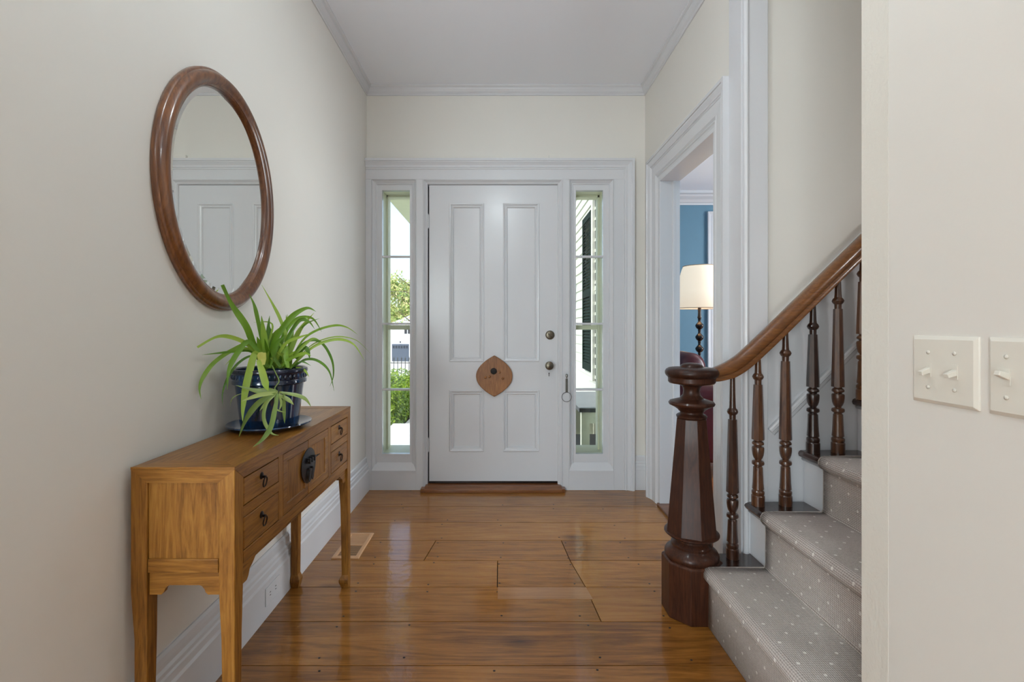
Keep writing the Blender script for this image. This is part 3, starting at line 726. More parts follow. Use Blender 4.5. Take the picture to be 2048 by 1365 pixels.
# end frames
for yo, sg in ((CY0, 1), (CY1, -1)):
    x0, x1 = XBk+LW, XF-LW
    bm = bmesh.new(); y_ = yo-sg*.0006
    prism(bm, [(XBk, y_, CH-.0052), (XF, y_, CH-.0052), (XF-LW, y_, zrail), (XBk+LW, y_, zrail)], (0, sg*.012, 0)); obj('top_rail', bm, M['elmX'], ct)
    obj('side_panel', boxes((x0, x1, min(yo+sg*.006, yo+sg*.016), max(yo+sg*.006, yo+sg*.016), CH-.232, zrail)), M['elmZ'], ct)
    obj('lower_rail', boxes((x0, x1, min(yo+sg*.001, yo+sg*.02), max(yo+sg*.001, yo+sg*.02), CH-.267, CH-.232)), M['elmX'], ct, bevel=.002)
    bm = bmesh.new(); zb_ = CH-.267; e1, e2 = .030, .052
    pts = [(x0, zb_), (x0, zb_-.058), (x0+e1, zb_-.058), (x0+e1+.006, zb_-.052), (x0+e1+.009, zb_-.044), (x0+e2-.006, zb_-.036), (x0+e2, zb_-.034)]
    pts = pts+[(x0+x1-p[0], p[1]) for p in pts[::-1]]
    prism(bm, [(p[0], yo+sg*.008, p[1]) for p in pts], (0, sg*.012, 0)); obj('apron', bm, M['elmX'], ct)
# front
y0, y1 = CY0+LW, CY1-LW
bm = bmesh.new(); prism(bm, [(XF+.0006, CY0, CH-.0052), (XF+.0006, CY1, CH-.0052), (XF+.0006, y1, zrail+.001), (XF+.0006, y0, zrail+.001)], (-.012, 0, 0))
obj('front_rail', bm, M['elmY'], ct)
Z0 = .566
obj('front_rail', boxes((XF-.02, XF-.0005, y0, y1, .533, Z0)), M['elmY'], ct, bevel=.002)
bm = bmesh.new(); zb_ = .533; x_ = XF-.008
pts = [(y0, zb_), (y0, zb_-.058), (y0+.030, zb_-.058), (y0+.038, zb_-.050), (y0+.045, zb_-.034), (y0+.06, zb_-.026), (y0+.075, zb_-.014)]
pts = pts+[(y0+y1-p[0], p[1]) for p in pts[::-1]]
prism(bm, [(x_, p[0], p[1]) for p in pts], (-.012, 0, 0)); obj('apron', bm, M['elmY'], ct)
obj('back_board', boxes((XBk+.002, XBk+.012, y0, y1, .535, zrail)), M['elmY'], ct)
obj('carcass', boxes((XBk+.02, XF-.028, y0, y1, .54, CH-.04)), M['black'], ct)
for ya_, yb_ in ((1.421, 1.450), (1.831, 1.860)): obj('stile', boxes((XF-.02, XF-.001, ya_, yb_, Z0, zrail)), M['elmZ'], ct)
for ya_, yb_ in ((y0, 1.421), (1.860, y1)): obj('drawer_divider', boxes((XF-.02, XF-.001, ya_, yb_, .6545, .6825)), M['elmY'], ct)
def ring_pull(par, y, z):
    bm = bmesh.new(); lathe(bm, [(.010, 0), (.010, .0015), (.006, .004), (.001, .004)], (XF-.001, y, z+.010), 20, axis='X')
    box(bm, XF, XF+.012, y-.0022, y+.0022, z+.004, z+.010)
    o = obj('back_plate', bm, M['iron'], par, True, angle=40)
    bm = bmesh.new(); tube(bm, [(XF+.0095+.002*math.sin(a), y+.010*math.cos(a), z-.007+.0140*math.sin(a)) for a in [2*PI*i/24 for i in range(24)]], .0019, 8, closed=True)
    obj('ring_pull', bm, M['iron'], par, True)
def drawer(ya_, yb_, za, zb2):
    g = .0022
    d = obj('drawer', boxes((XF-.022, XF-.0005, ya_+g, yb_-g, za+g, zb2-g)), M['elmY'], ct, bevel=.002)
    ring_pull(d, (ya_+yb_)/2-.005, (za+zb2)/2+.004)
for ya_, yb_ in ((y0, 1.421), (1.860, y1)):
    drawer(ya_, yb_, .6825, zrail-.001); drawer(ya_, yb_, Z0, .6545)
ym = 1.6405
for ya_, yb_ in ((1.450, ym), (ym, 1.831)):
    g = .0014; za, zb2 = Z0+.002, zrail-.002; fw = .030
    bm = bmesh.new(); A, B = ya_+g, yb_-g
    sweep(bm, [(0, -.02), (0, 0), (fw-.004, 0), (fw, -.002), (fw, -.02)], [(XF-.001, A, za), (XF-.001, A, zb2), (XF-.001, B, zb2), (XF-.001, B, za)], (1, 0, 0), closed=True, flip=-1)
    dr = obj('door', bm, M['elmY'], ct, bevel=.001)
    obj('door_panel', boxes((XF-.018, XF-.0045, A+fw-.001, B-fw+.001, za+fw-.001, zb2-fw+.001)), M['elmZ'], dr, bevel=.001)
# round lock plate with hasp, pin and pulls
lp = None
bm = bmesh.new(); lathe(bm, [(.060, 0), (.060, .0018), (.058, .0028), (.001, .0028)], (XF-.0005, ym, .668), 48, axis='X'); lp = obj('lock_plate', bm, M['blackmetal'], ct, True, angle=30)
bm = bmesh.new()
for yy in (ym-.020, ym, ym+.020): box(bm, XF+.002, XF+.016, yy-.004, yy+.004, .680, .698)
tube(bm, [(XF+.010, ym-.034, .690), (XF+.010, ym+.045, .690)], .0032, 8); tube(bm, [(XF+.010, ym+.045, .690), (XF+.018, ym+.055, .694)], [.0032, .0012], 8)
obj('hasp_pin', bm, M['blackmetal'], lp, True, angle=40)
for yy in (ym-.013, ym+.013):
    bm = bmesh.new(); lathe(bm, [(.004, 0), (.004, .008), (.001, .010)], (XF+.002, yy, .658), 10, axis='X')
    prism(bm, [(XF+.010, yy-.004, .656), (XF+.010, yy+.004, .656), (XF+.008, yy+.009, .622), (XF+.008, yy, .614), (XF+.008, yy-.009, .622)], (.0025, 0, 0))
    obj('pull', bm, M['blackmetal'], lp, bevel=.001)

# ------------------------------------------------------------------ potted plant
PXc, PYc = -.809, 1.655; zt0 = CH
bm = bmesh.new(); lathe(bm, [(.090, 0), (.098, .002), (.125, .012), (.137, .018), (.136, .0215), (.122, .0165), (.098, .008), (.001, .007)], (PXc, PYc, zt0), 48)
tag(obj('plant_saucer', bm, M['glaze'], None, True, angle=50), 'dark blue glazed saucer under the potted plant on the console', 'saucer')
pt = empty('potted_spider_plant', (PXc, PYc, zt0+.0075), 'green spider plant in a glossy cobalt blue ribbed-rim pot on the console table', 'potted plant')
bz = zt0+.008
bm = bmesh.new(); lathe(bm, [(.088, 0), (.092, .003), (.095, .02), (.104, .10), (.110, .148), (.116, .150), (.119, .152), (.1195, .160), (.117, .166), (.1185, .170), (.1185, .184), (.1215, .188), (.1225, .194), (.121, .200), (.116, .202), (.111, .198), (.108, .150), (.001, .150)], (PXc, PYc, bz), 64)
obj('pot', bm, M['glaze'], pt, True, angle=40)
bm = bmesh.new(); lathe(bm, [(.1185, .186), (.1218, .188), (.1232, .194), (.1215, .201), (.116, .2035), (.110, .199)], (PXc, PYc, bz), 64, cap=False); obj('glazed_rim', bm, M['rimglaze'], pt, True)
bm = bmesh.new()
for i in range(44):
    a = 2*PI*i/44; bmesh.ops.create_uvsphere(bm, u_segments=6, v_segments=5, radius=.0048, matrix=Matrix.Translation((PXc+.1175*math.cos(a), PYc+.1175*math.sin(a), bz+.177)) @ Matrix.Scale(1.9, 4, (0, 0, 1)))
obj('beaded_band', bm, M['glaze'], pt, True)['kind'] = 'stuff'
bm = bmesh.new(); lathe(bm, [(.1095, 0), (.09, .010), (.04, .018), (.001, .02)], (PXc, PYc, bz+.172), 32); obj('soil', bm, M['soil'], pt, True)

def wpt(zx, zy, off):
    """photo measure of the plant -> a place in the room, kept clear of the wall"""
    x = 380+zx/3.592; y = 540+zy/3.592
    d = PYc+off
    if x < CX: d = min(d, .925*F/(CX-x))
    return Vector(((x-CX)*d/F, d, H-(y-CY)*d/F))
def leaf(bm, pts, wpx, o0, o1, tipw=.05, fold=.30):
    P = [wpt(x, y, o0+(o1-o0)*(i/(len(pts)-1))) for i, (x, y) in enumerate(pts)]
    P = catmull(P, 6); n = len(P); W = wpx/3.592/567*1.0
    rows_ = []
    for i, p in enumerate(P):
        t_ = i/(n-1); d = (P[min(n-1, i+1)]-P[max(0, i-1)]).normalized()
        view = (Vector((.1, 0, 1.25))-p).normalized()
        side = d.cross(view)
        if side.length < .05: side = Vector((1, 0, 0))
        side.normalize(); nrm = side.cross(d).normalized()
        ww = W*(.55+.45*min(1, t_*3))*min(1, max(tipw, (1-t_)*2.6))*.5
        tilt = side
        rows_.append([bm.verts.new(p-tilt*ww+nrm*ww*fold), bm.verts.new(p), bm.verts.new(p+tilt*ww+nrm*ww*fold)])
    for A, B in zip(rows_, rows_[1:]):
        bm.faces.new((A[0], A[1], B[1], B[0])); bm.faces.new((A[1], A[2], B[2], B[1]))
L = [
 ([(545,720),(450,520),(400,400),(300,250),(232,108)], 44, -.03, -.12),
 ([(560,710),(520,520),(485,350),(460,250),(425,175)], 27, .0, -.02),
 ([(640,710),(690,500),(650,360),(590,240),(515,108)], 23, .03, .06),
 ([(545,710),(545,600),(528,450),(513,330)], 42, -.03, -.06),
 ([(570,710),(565,560),(562,430),(572,330)], 30, .03, .05),
 ([(570,710),(590,560),(650,440),(740,330),(840,275),(905,300)], 38, -.02, -.04),
 ([(600,710),(640,560),(700,420),(780,350),(880,350),(945,445)], 30, .03, .08),
 ([(640,710),(690,520),(780,370),(850,370),(895,425)], 26, .0, .03),
 ([(680,700),(730,560),(790,430),(890,310)], 34, .04, .10),
 ([(700,700),(800,520),(900,440),(1040,400),(1130,415),(1210,470)], 17, .04, .14),
 ([(720,700),(850,560),(960,500),(1080,480),(1200,510),(1295,600)], 9, .03, .10),
 ([(720,710),(850,580),(960,520),(1080,500),(1180,540),(1255,655)], 21, .0, .05),
 ([(690,700),(780,560),(880,505),(960,540),(1020,650),(1030,760),(1005,838)], 19, .03, .07),
 ([(740,700),(830,645),(920,655),(1000,730),(1035,872)], 19, .02, .05),
 ([(545,700),(440,560),(330,495),(200,480),(52,558)], 28, -.03, -.2),
 ([(520,700),(440,590),(300,590),(190,600),(85,612)], 15, -.02, -.2),
 ([(545,700),(430,540),(300,580),(170,670),(90,780),(68,860),(80,930)], 26, -.04, -.22),
 ([(560,700),(430,520),(340,600),(280,720),(268,860)], 34, -.07, -.16),
 ([(560,700),(460,620),(360,660),(280,760),(235,880),(235,985)], 16, -.06, -.17),
 ([(520,690),(470,600),(430,720),(400,850),(380,1000),(378,1090)], 44, -.10, -.185),
 ([(620,700),(640,600),(700,520),(800,480),(862,460)], 22, -.03, -.06),
 ([(560,700),(510,560),(480,480)], 40, -.02, -.06), ([(650,710),(660,600),(640,500)], 40, .04, .05),
 ([(720,710),(720,560),(745,410)], 36, .05, .09), ([(640,710),(720,640),(820,600),(870,620)], 24, -.04, -.07),
 ([(490,650),(520,740),(545,830),(562,870)], 44, -.14, -.165), ([(760,640),(820,560),(850,590),(860,645)], 28, .0, .0),
 ([(760,700),(820,720),(855,770)], 16, .0, -.02), ([(600,710),(560,620),(600,480),(680,400),(700,320)], 34, .05, .10),
 ([(620,710),(610,600),(575,450),(560,380)], 34, .06, .10), ([(570,700),(480,610),(380,570),(250,690)], 22, .0, -.1),
 ([(660,700),(760,600),(870,500),(930,505)], 20, -.03, .0), ([(650,700),(600,610),(630,520),(690,470)], 30, -.05, -.05),
 ([(700,700),(650,560),(690,440),(690,325)], 30, .06, .09), ([(600,700),(560,560),(590,390),(455,378)], 14, .02, .06),
 ([(640,700),(700,560),(820,400),(930,350)], 16, .06, .1), ([(740,700),(800,660),(870,690)], 12, .0, .0),
]
bm = bmesh.new()
for i, (pts, wp, a, b_) in enumerate(L): leaf(bm, pts, wp, a*.8, b_, tipw=(.5 if i in (14, 0) else .06))
rr = random.Random(5)
for i in range(18):
    x = 540+rr.random()*200; tx = x+rr.uniform(-120, 140); ty = rr.uniform(470, 640)
    leaf(bm, [(x, 705), ((x+tx)/2+rr.uniform(-20, 20), (705+ty)/2-20), (tx, ty)], rr.uniform(18, 34), rr.uniform(-.06, .06), rr.uniform(-.09, .1))
obj('foliage', bm, M['leaf'], pt, True)
bm = bmesh.new()
PLs = [([(630,880),(560,865),(480,870),(330,830)], 34, -.14, -.16), ([(630,885),(500,900),(370,945)], 28, -.145, -.18), ([(620,890),(540,925),(470,980),(400,1080),(350,1205)], 36, -.15, -.145),
 ([(620,890),(550,960),(530,1070),(580,1170),(640,1190)], 22, -.15, -.17), ([(630,890),(610,1000),(580,1130),(520,1220),(450,1275)], 30, -.16, -.285),
 ([(675,890),(675,1000),(680,1105)], 22, -.14, -.13), ([(640,880),(760,900),(830,930),(870,985)], 24, -.13, -.12), ([(640,900),(700,930),(745,970)], 26, -.14, -.14),
 ([(610,900),(620,1000),(690,1025)], 10, -.14, -.14), ([(600,890),(540,960),(500,1015)], 16, -.145, -.15), ([(600,890),(520,870),(440,850)], 18, -.14, -.15), ([(400,885),(340,900),(300,930),(288,985)], 5, -.15, -.15),
 ([(640,890),(655,960),(640,1010)], 14, -.14, -.14)]
for pts, wp, a, b_ in PLs: leaf(bm, pts, wp, a, b_)
tube(bm, catmull([wpt(590, 690, -.09), wpt(615, 740, -.115), wpt(640, 800, -.135), wpt(610, 850, -.14), wpt(632, 885, -.145)]), .0018, 6)
obj('hanging_plantlet', bm, M['plantlet'], pt, True)
bm = bmesh.new(); leaf(bm, [(490, 645), (520, 640), (548, 640)], 90, -.11, -.11, tipw=.9); obj('yellowed_leaf', bm, leafmat('yellow_leaf', rgb(190, 190, 90), rgb(205, 205, 110), rgb(215, 215, 130)), pt)['label'] = 'pale yellow folded leaf'

# ------------------------------------------------------------------ oval mirror
my, mz = 1.597, 1.6025; ma, mb = .325, .3975
mr = empty('oval_mirror', (XL, my, mz), 'oval mirror in a reddish brown wooden frame on the left wall above the plant', 'mirror')
def oval(bm, prof, n=96):
    """prof (inset, out)"""
    rings = []
    for i in range(n):
        a = 2*PI*i/n; nx, nz = math.cos(a)/ma, math.sin(a)/mb; q = math.hypot(nx, nz); nx, nz = nx/q, nz/q
        rings.append([bm.verts.new((XL+o_, my+ma*math.cos(a)-nx*u_*.92, mz+mb*math.sin(a)-nz*u_*.92)) for u_, o_ in prof])
    k = len(prof)
    for i in range(n):
        A, B = rings[i], rings[(i+1)%n]
        for j in range(k-1): bm.faces.new((A[j], A[j+1], B[j+1], B[j]))
    return rings
bm = bmesh.new(); oval(bm, [(.004, 0), (0, .004), (0, .014), (.004, .019), (.008, .020), (.010, .025), (.016, .032), (.024, .036), (.034, .036), (.044, .031), (.052, .024), (.054, .024), (.056, .021), (.060, .019), (.062, .012), (.062, .002)])
obj('frame', bm, M['mirwood'], mr, True, angle=50)
bm = bmesh.new(); R = oval(bm, [(.060, .010), (.080, .0125), (.081, .0125)]); c0 = [r_[-1] for r_ in R]; bm.faces.new(c0)
obj('mirror_glass', bm, M['mirror'], mr)

# ------------------------------------------------------------------ switch plates
def switch_plate(y0, y1, label, toggles):
    e_ = empty('switch_plate', (XN, (y0+y1)/2, 1.075), label, 'light switch')
    z0, z1 = 1.019, 1.135; t_ = .006
    bm = bmesh.new(); bv = .006
    A = [(y0, z0), (y1, z0), (y1, z1), (y0, z1)]; B = [(y0+bv, z0+bv), (y1-bv, z0+bv), (y1-bv, z1-bv), (y0+bv, z1-bv)]
    r0 = [bm.verts.new((XN, a, b_)) for a, b_ in A]; r1 = [bm.verts.new((XN-t_, a, b_)) for a, b_ in B]; r2 = [bm.verts.new((XN-t_*.35, a, b_)) for a, b_ in A]
    for U, V in ((r0, r2), (r2, r1)):
        for j in range(4): bm.faces.new((U[j], U[(j+1)%4], V[(j+1)%4], V[j]))
    bm.faces.new(r1); obj('cover_plate', bm, M['plastic'], e_, bevel=.001)
    xs = XN-t_
    for yc, up in toggles:
        obj('toggle_slot', boxes((xs-.0006, xs+.001, yc-.005, yc+.005, 1.065, 1.089)), M['plastic'], e_)
        bm = bmesh.new(); s_ = 1 if up else -1
        prism(bm, [(xs, yc-.0042, 1.077-s_*.004), (xs, yc-.0042, 1.077+s_*.006), (xs-.013, yc-.0036, 1.077+s_*.010), (xs-.015, yc-.0036, 1.077+s_*.003)], (0, .0084, 0)); obj('toggle', bm, M['plastic'], e_, bevel=.001)
        for dz in (.030, -.030):
            bm = bmesh.new(); lathe(bm, [(.0032, 0), (.0032, -.0012), (.001, -.0016)], (xs, yc, 1.077+dz), 12, axis='X'); obj('screw', bm, M['plastic'], e_, True)
switch_plate(F/(962.0/XN), F/(829.0/XN), 'ivory double switch plate with both toggles down on the near right wall', [(.812, False), (.765, False)])
switch_plate(.60, F/(981.0/XN), 'ivory switch plate with one toggle up cut by the right edge of the photo', [(.6865, True), (.635, True)])

# ------------------------------------------------------------------ floor vent
vt_ = empty('floor_register', (-.77, 2.475, 0), 'tan slatted wooden floor register beside the left baseboard', 'floor vent')
x0, x1, y0, y1 = -.838, -.701, 2.33, 2.619
bm = bmesh.new(); sweep(bm, [(0, 0), (0, .003), (.004, .006), (.014, .007), (.020, .006), (.022, .003), (.022, 0)], [(x0, y0, 0), (x0, y1, 0), (x1, y1, 0), (x1, y0, 0)], (0, 0, 1), closed=True, flip=-1)
ymid = (y0+y1)/2; box(bm, x0+.02, x1-.02, ymid-.006, ymid+.006, 0, .005); obj('frame', bm, M['grille'], vt_)
obj('duct_dark_sheet', boxes((x0+.02, x1-.02, y0+.02, y1-.02, .0005, .0012)), M['black'], vt_)  # thin black sheet; the darkness below the slats is put into its colour
bm = bmesh.new()
for i in range(11):
    y = y0+.026+i*.0108; box(bm, x0+.02, x1-.02, y, y+.0042, .0022, .0030)
for i in range(11):
    y = ymid+.009+i*.0108; box(bm, x0+.02, x1-.02, y, y+.0086, .0018, .0032)
obj('slats', bm, M['grille'], vt_)

# ------------------------------------------------------------------ ceiling fixtures of the hall, above the view; the rear one is added for fill
for (x, y, lb) in ((0, 1.25, 'opal globe light close to the ceiling in the front hall'), (-.1, -.6, 'unseen opal globe added for the fill light near the back of the hall')):
    e_ = empty('pendant_light', (x, y, ZC), lb, 'ceiling light')
    bm = bmesh.new(); lathe(bm, [(.06, 0), (.062, -.015), (.04, -.03), (.006, -.035), (.006, -.225), (.045, -.228), (.05, -.248)], (x, y, ZC), 32); obj('canopy_and_stem', bm, M['brass'], e_, True, angle=40)
    bm = bmesh.new(); lathe(bm, [(.11*math.sin(a), -.36+.11*math.cos(a)) for a in [.35+(PI-.36)*i/16 for i in range(17)]], (x, y, ZC), 40, cap=False); obj('glass_globe', bm, M['globe'], e_, True)

sc_ = empty('added_sconce', (1.85, YN, 1.62), 'unseen opal cup fixture added for the fill light on the stair side wall', 'wall light')  # unseen fixture added to go with the stair fill light
bm = bmesh.new(); lathe(bm, [(.05, 0), (.05, .012), (.012, .02), (.010, .09)], (1.85, YN, 1.55), 24, axis='Y'); obj('bracket', bm, M['brass'], sc_, True, angle=40)
bm = bmesh.new(); lathe(bm, [(.03, -.06), (.06, -.03), (.075, .04), (.078, .09)], (1.85, 1.085, 1.62), 32, cap=False); obj('glass_cup', bm, M['globe'], sc_, True)

# ------------------------------------------------------------------ parlor beyond the opening
PYF = 6.0; PXE = 5.2
struct(obj('floor_parlor', (lambda bm: ([box(bm, XR2-.02, PXE, y, y+.098, -.03, .0) for y in [2.08+.1*i for i in range(40)]], bm)[1])(bmesh.new()), M['floor2']))
struct(obj('wall_parlor_front', boxes((XR2, 2.78, PYF, PYF+.15, -.1, ZC), (3.7, PXE, PYF, PYF+.15, -.1, ZC), (2.78, 3.7, PYF, PYF+.15, 2.48, ZC), (2.78, 3.7, PYF, PYF+.15, -.1, .4)), M['blue']))
struct(obj('wall_parlor_side', boxes((PXE, PXE+.1, 2.08, 2.38, -.1, ZC), (PXE, PXE+.1, 4.12, PYF, -.1, ZC), (PXE, PXE+.1, 2.38, 4.12, -.1, .5), (PXE, PXE+.1, 2.38, 4.12, 2.5, ZC)), M['blue']))
struct(obj('wall_parlor_rear', boxes((XR2, PXE, 2.075, 2.10, -.1, ZC)), M['blue']))
struct(obj('wall_parlor_left', boxes((XR2, XR2+.012, 2.1, OY0-.13, 0, ZC), (XR2, XR2+.012, OY1+.13, PYF, 0, ZC), (XR2, XR2+.012, OY0-.13, OY1+.13, OZ+.13, ZC)), M['blue']))
struct(obj('ceiling_parlor', boxes((XR+.08, PXE+.1, 2.08, PYF+.15, ZC, ZC+.12)), M['ceiling']))
bm = bmesh.new(); cpp = [(0, 0), (0, .15), (.01, .15), (.014, .13), (.03, .12), (.05, .09), (.09, .06), (.10, .04), (.13, .03), (.14, 0)]
sweep(bm, cpp, [(XR2+.012, PYF, ZC), (PXE, PYF, ZC)], (0, 0, -1), flip=1); struct(obj('trim_11', bm, M['trim']))
bm = bmesh.new(); sweep(bm, cprof, [(2.64, PYF, 0), (2.64, PYF, 2.62), (3.84, PYF, 2.62), (3.84, PYF, 0)], n_, flip=-1)
box(bm, 2.76, 3.72, PYF, PYF+.12, 0, .42)
w4 = struct(obj('window_3', bm, M['trim']))
obj('sash', boxes((2.78, 2.83, PYF+.05, PYF+.09, .4, 2.48), (3.65, 3.7, PYF+.05, PYF+.09, .4, 2.48), (2.83, 3.65, PYF+.05, PYF+.09, 1.42, 1.47), (2.83, 3.65, PYF+.05, PYF+.09, .4, .46), (2.83, 3.65, PYF+.05, PYF+.09, 2.42, 2.48)), M['trim'], w4)
obj('pane', boxes((2.83, 3.65, PYF+.068, PYF+.071, .46, 2.42)), M['glass'], w4)
bm = bmesh.new(); sweep(bm, bprof(), [(XR2+.012, PYF, 0), (2.64, PYF, 0)], (0, 0, 1), flip=-1); struct(obj('baseboard_parlor', bm, M['trim']))

# floor lamp
LX, LY = 1.946, 4.585
lm = empty('floor_lamp', (LX, LY, 0), 'lit floor lamp with a cream bell shade and beaded dark pole in the blue room', 'floor lamp')
bm = bmesh.new(); n = 48; pr = [(.150, 1.745), (.163, 1.715), (.185, 1.63), (.205, 1.50), (.219, 1.335)]
lathe(bm, pr, (LX, LY, 0), n, cap=False); o = obj('lamp_shade', bm, M['shade'], lm, True); so = o.modifiers.new('s', 'SOLIDIFY'); so.thickness = .003
for r_, z in ((.151, 1.745), (.220, 1.335)):
    bm = bmesh.new(); tube(bm, [(LX+r_*math.cos(a), LY+r_*math.sin(a), z) for a in [2*PI*i/48 for i in range(48)]], .004, 6, closed=True)
    obj('shade_trim', bm, paint('shade_binding', rgb(190, 170, 150), .8), o, True)
pf = [(.001, 0), (.13, 0), (.135, .012), (.12, .024), (.05, .035), (.02, .05), (.014, .07)]
zb = .1
while zb < 1.22:
    pf += [(.013, zb), (.016, zb+.008), (.013, zb+.016), (.030, zb+.03), (.039, zb+.050), (.037, zb+.062), (.024, zb+.078), (.016, zb+.088), (.013, zb+.094)]; zb += .1125
pf += [(.015, 1.235), (.020, 1.24), (.016, 1.26), (.014, 1.29), (.016, 1.33), (.012, 1.36), (.012, 1.50)]
bm = bmesh.new(); lathe(bm, pf, (LX, LY, 0), 24); obj('pole', bm, M['lampmetal'], lm, True, angle=50)

# leather armchair
AX, AY = 1.30, 3.98
ac = empty('leather_armchair', (AX+.42, AY, 0), 'burgundy leather armchair with a rolled back in front of the floor lamp', 'armchair')
def cushion(name, x0, x1, y0, y1, z0, z1, bev=.06):
    bm = boxes((x0, x1, y0, y1, z0, z1)); bmesh.ops.bevel(bm, geom=bm.edges[:], offset=bev, segments=5, affect='EDGES', profile=.6)
    return obj(name, bm, M['leather'], ac, True)
cushion('seat_base', AX+.05, AX+.80, AY-.40, AY+.40, .11, .36, .03); cushion('seat_cushion', AX+.22, AX+.84, AY-.27, AY+.27, .35, .50)
for sgn in (-1, 1):
    yy = AY+sgn*.34; cushion('arm', AX+.10, AX+.84, yy-.075, yy+.075, .12, .60, .04)
    bm = bmesh.new(); lathe(bm, [(.001, AX+.12), (.07, AX+.13), (.088, AX+.16), (.088, AX+.80), (.08, AX+.83), (.03, AX+.845), (.001, AX+.845)], (0, yy, .62), 24, axis='X'); obj('arm_roll', bm, M['leather'], ac, True)
cushion('backrest', AX+.0, AX+.26, AY-.40, AY+.40, .20, .90, .08)
bm = bmesh.new(); lathe(bm, [(.001, AY-.42), (.08, AY-.415), (.115, AY-.38), (.12, AY-.1), (.12, AY+.38), (.08, AY+.415), (.001, AY+.42)], (AX+.16, 0, .84), 28, axis='Y'); obj('back_roll', bm, M['leather'], ac, True)
for sx in (.10, .76):
    for sy in (-.34, .34):
        bm = bmesh.new(); lathe(bm, [(.018, 0), (.030, .05), (.032, .12)], (AX+sx, AY+sy, 0), 16); obj('leg', bm, M['mahog'], ac, True)

# ------------------------------------------------------------------ outside
GZ = -.30
bm = boxes((-120, 120, OUT, 14, GZ-.2, GZ)); struct(obj('ground', bm, M['ground']))
bm = bmesh.new(); prism(bm, [(-120, 14, GZ-.2), (-120, 14, GZ), (-120, 35, -2.5), (-120, 120, -2.5), (-120, 120, -2.8), (-120, 35, -2.8)], (240, 0, 0)); struct(obj('street', bm, M['concrete']))
struct(obj('porch_deck', boxes((-1.385, XR+.01, OUT+.0, 6.1, -.14, -.10), (-1.30, XR, OUT, 6.0, GZ, -.14)), M['deck']))
struct(obj('front_path', boxes((-1.40, .8, 6.1, 12.5, GZ, GZ+.03), (-1.40, .8, 6.1, 6.5, GZ, -.2)), M['concrete']))
# porch roof with a beaded pale soffit
ab = empty('garden_arbor', (-.9, 7.2, GZ), 'pale green roofed arbor over the front path, beyond the left sidelight', 'arbor')
bm = bmesh.new(); prism(bm, [(-1.475, 6.2, 2.90), (-.9, 6.2, 3.35), (-.32, 6.2, 2.90), (-.32, 6.2, 2.84), (-1.475, 6.2, 2.84)], (0, 2.2, 0)); obj('roof', bm, M['jamb'], ab)
for x_ in (-1.02, -.42):
    for y_ in (6.5, 8.1): obj('post', boxes((x_-.04, x_+.04, y_-.04, y_+.04, GZ+.03, 2.84)), M['jamb'], ab)
# the wing: clapboard wall outside, window and shutters
bm = bmesh.new()
XW = XR+.012
z = -.1
while z < 2.95:
    prism(bm, [(XW+.03, OUT, z), (XW-.010, OUT, z), (XW+.004, OUT, z+.118), (XW+.03, OUT, z+.118)], (0, 7.2-OUT, 0)); z += .115
struct(obj('wall_wing_outside', bm, M['clap']))
struct(obj('wall_wing_core', boxes((XW+.03, XR2, OUT, 7.2, -.1, 2.95)), M['jamb']))
wn5 = struct(obj('window_4', boxes((XW-.035, XW, 4.42, 4.50, .55, 2.60), (XW-.035, XW, 5.13, 5.215, .55, 2.60), (XW-.045, XW, 4.36, 5.26, 2.60, 2.72), (XW-.06, XW, 4.38, 5.24, .50, .56), (XW-.01, XW, 4.50, 5.13, 1.55, 1.60)), M['clap']))
obj('pane', boxes((XW-.006, XW-.003, 4.5, 5.13, .56, 2.6)), M['pane_dark'], wn5)
def shutter(y0, y1, label):
    e_ = empty('window_shutter', (XW-.03, (y0+y1)/2, .65), label, 'shutter', 'louvred shutters of the wing window')
    z0, z1 = .65, 2.456; xo = XW-.040
    obj('frame', boxes((xo, xo+.03, y0, y0+.05, z0, z1), (xo, xo+.03, y1-.05, y1, z0, z1), (xo+.001, xo+.029, y0+.05, y1-.05, z0, z0+.09), (xo+.001, xo+.029, y0+.05, y1-.05, z1-.07, z1), (xo+.001, xo+.029, y0+.05, y1-.05, 1.50, 1.58)), M['shutter'], e_)
    bm = bmesh.new(); z = z0+.10
    while z < z1-.08:
        if not 1.48 < z < 1.57: prism(bm, [(xo+.003, y0+.05, z), (xo+.008, y0+.05, z-.006), (xo+.028, y0+.05, z+.024), (xo+.023, y0+.05, z+.030)], (0, y1-y0-.1, 0))
        z += .036
    obj('louvres', bm, M['shutter'], e_)
shutter(5.22, 5.74, 'dark green louvred shutter on the white clapboard wall seen through the right sidelight')
# bench on the porch
be = empty('porch_bench', (.80, 4.35, -.1), 'cream bench with dark-edged top and shelf on the porch by the clapboard wall', 'bench')
bx0, bx1, by0, by1, bt = .66, 1.0, 3.80, 4.75, .50
obj('bench_top', boxes((bx0-.02, bx1, by0-.02, by1, bt-.004, bt)), paint('weathered_bench_top', rgb(150, 152, 150), .6, .05), be)
obj('top_edge', boxes((bx0-.022, bx1, by0-.022, by1, bt-.035, bt-.004)), M['benchedge'], be)
for (xa, xb_) in ((bx0, bx0+.065), (bx1-.07, bx1-.005)):
    for (ya_, yb_) in ((by0, by0+.06), (by1-.08, by1-.02)): obj('leg', boxes((xa, xb_, ya_, yb_, -.1, bt-.035)), M['benchpaint'], be)
obj('rail', boxes((bx0+.065, bx1-.07, by0+.008, by0+.03, bt-.13, bt-.036)), M['benchpaint'], be)
obj('shelf', boxes((bx0+.01, bx1-.01, by0+.065, by1-.09, .06, .09)), M['benchedge'], be)
obj('back_panel', boxes((bx0+.02, bx1, by1-.04, by1-.02, .05, bt-.14)), M['benchpaint'], be)

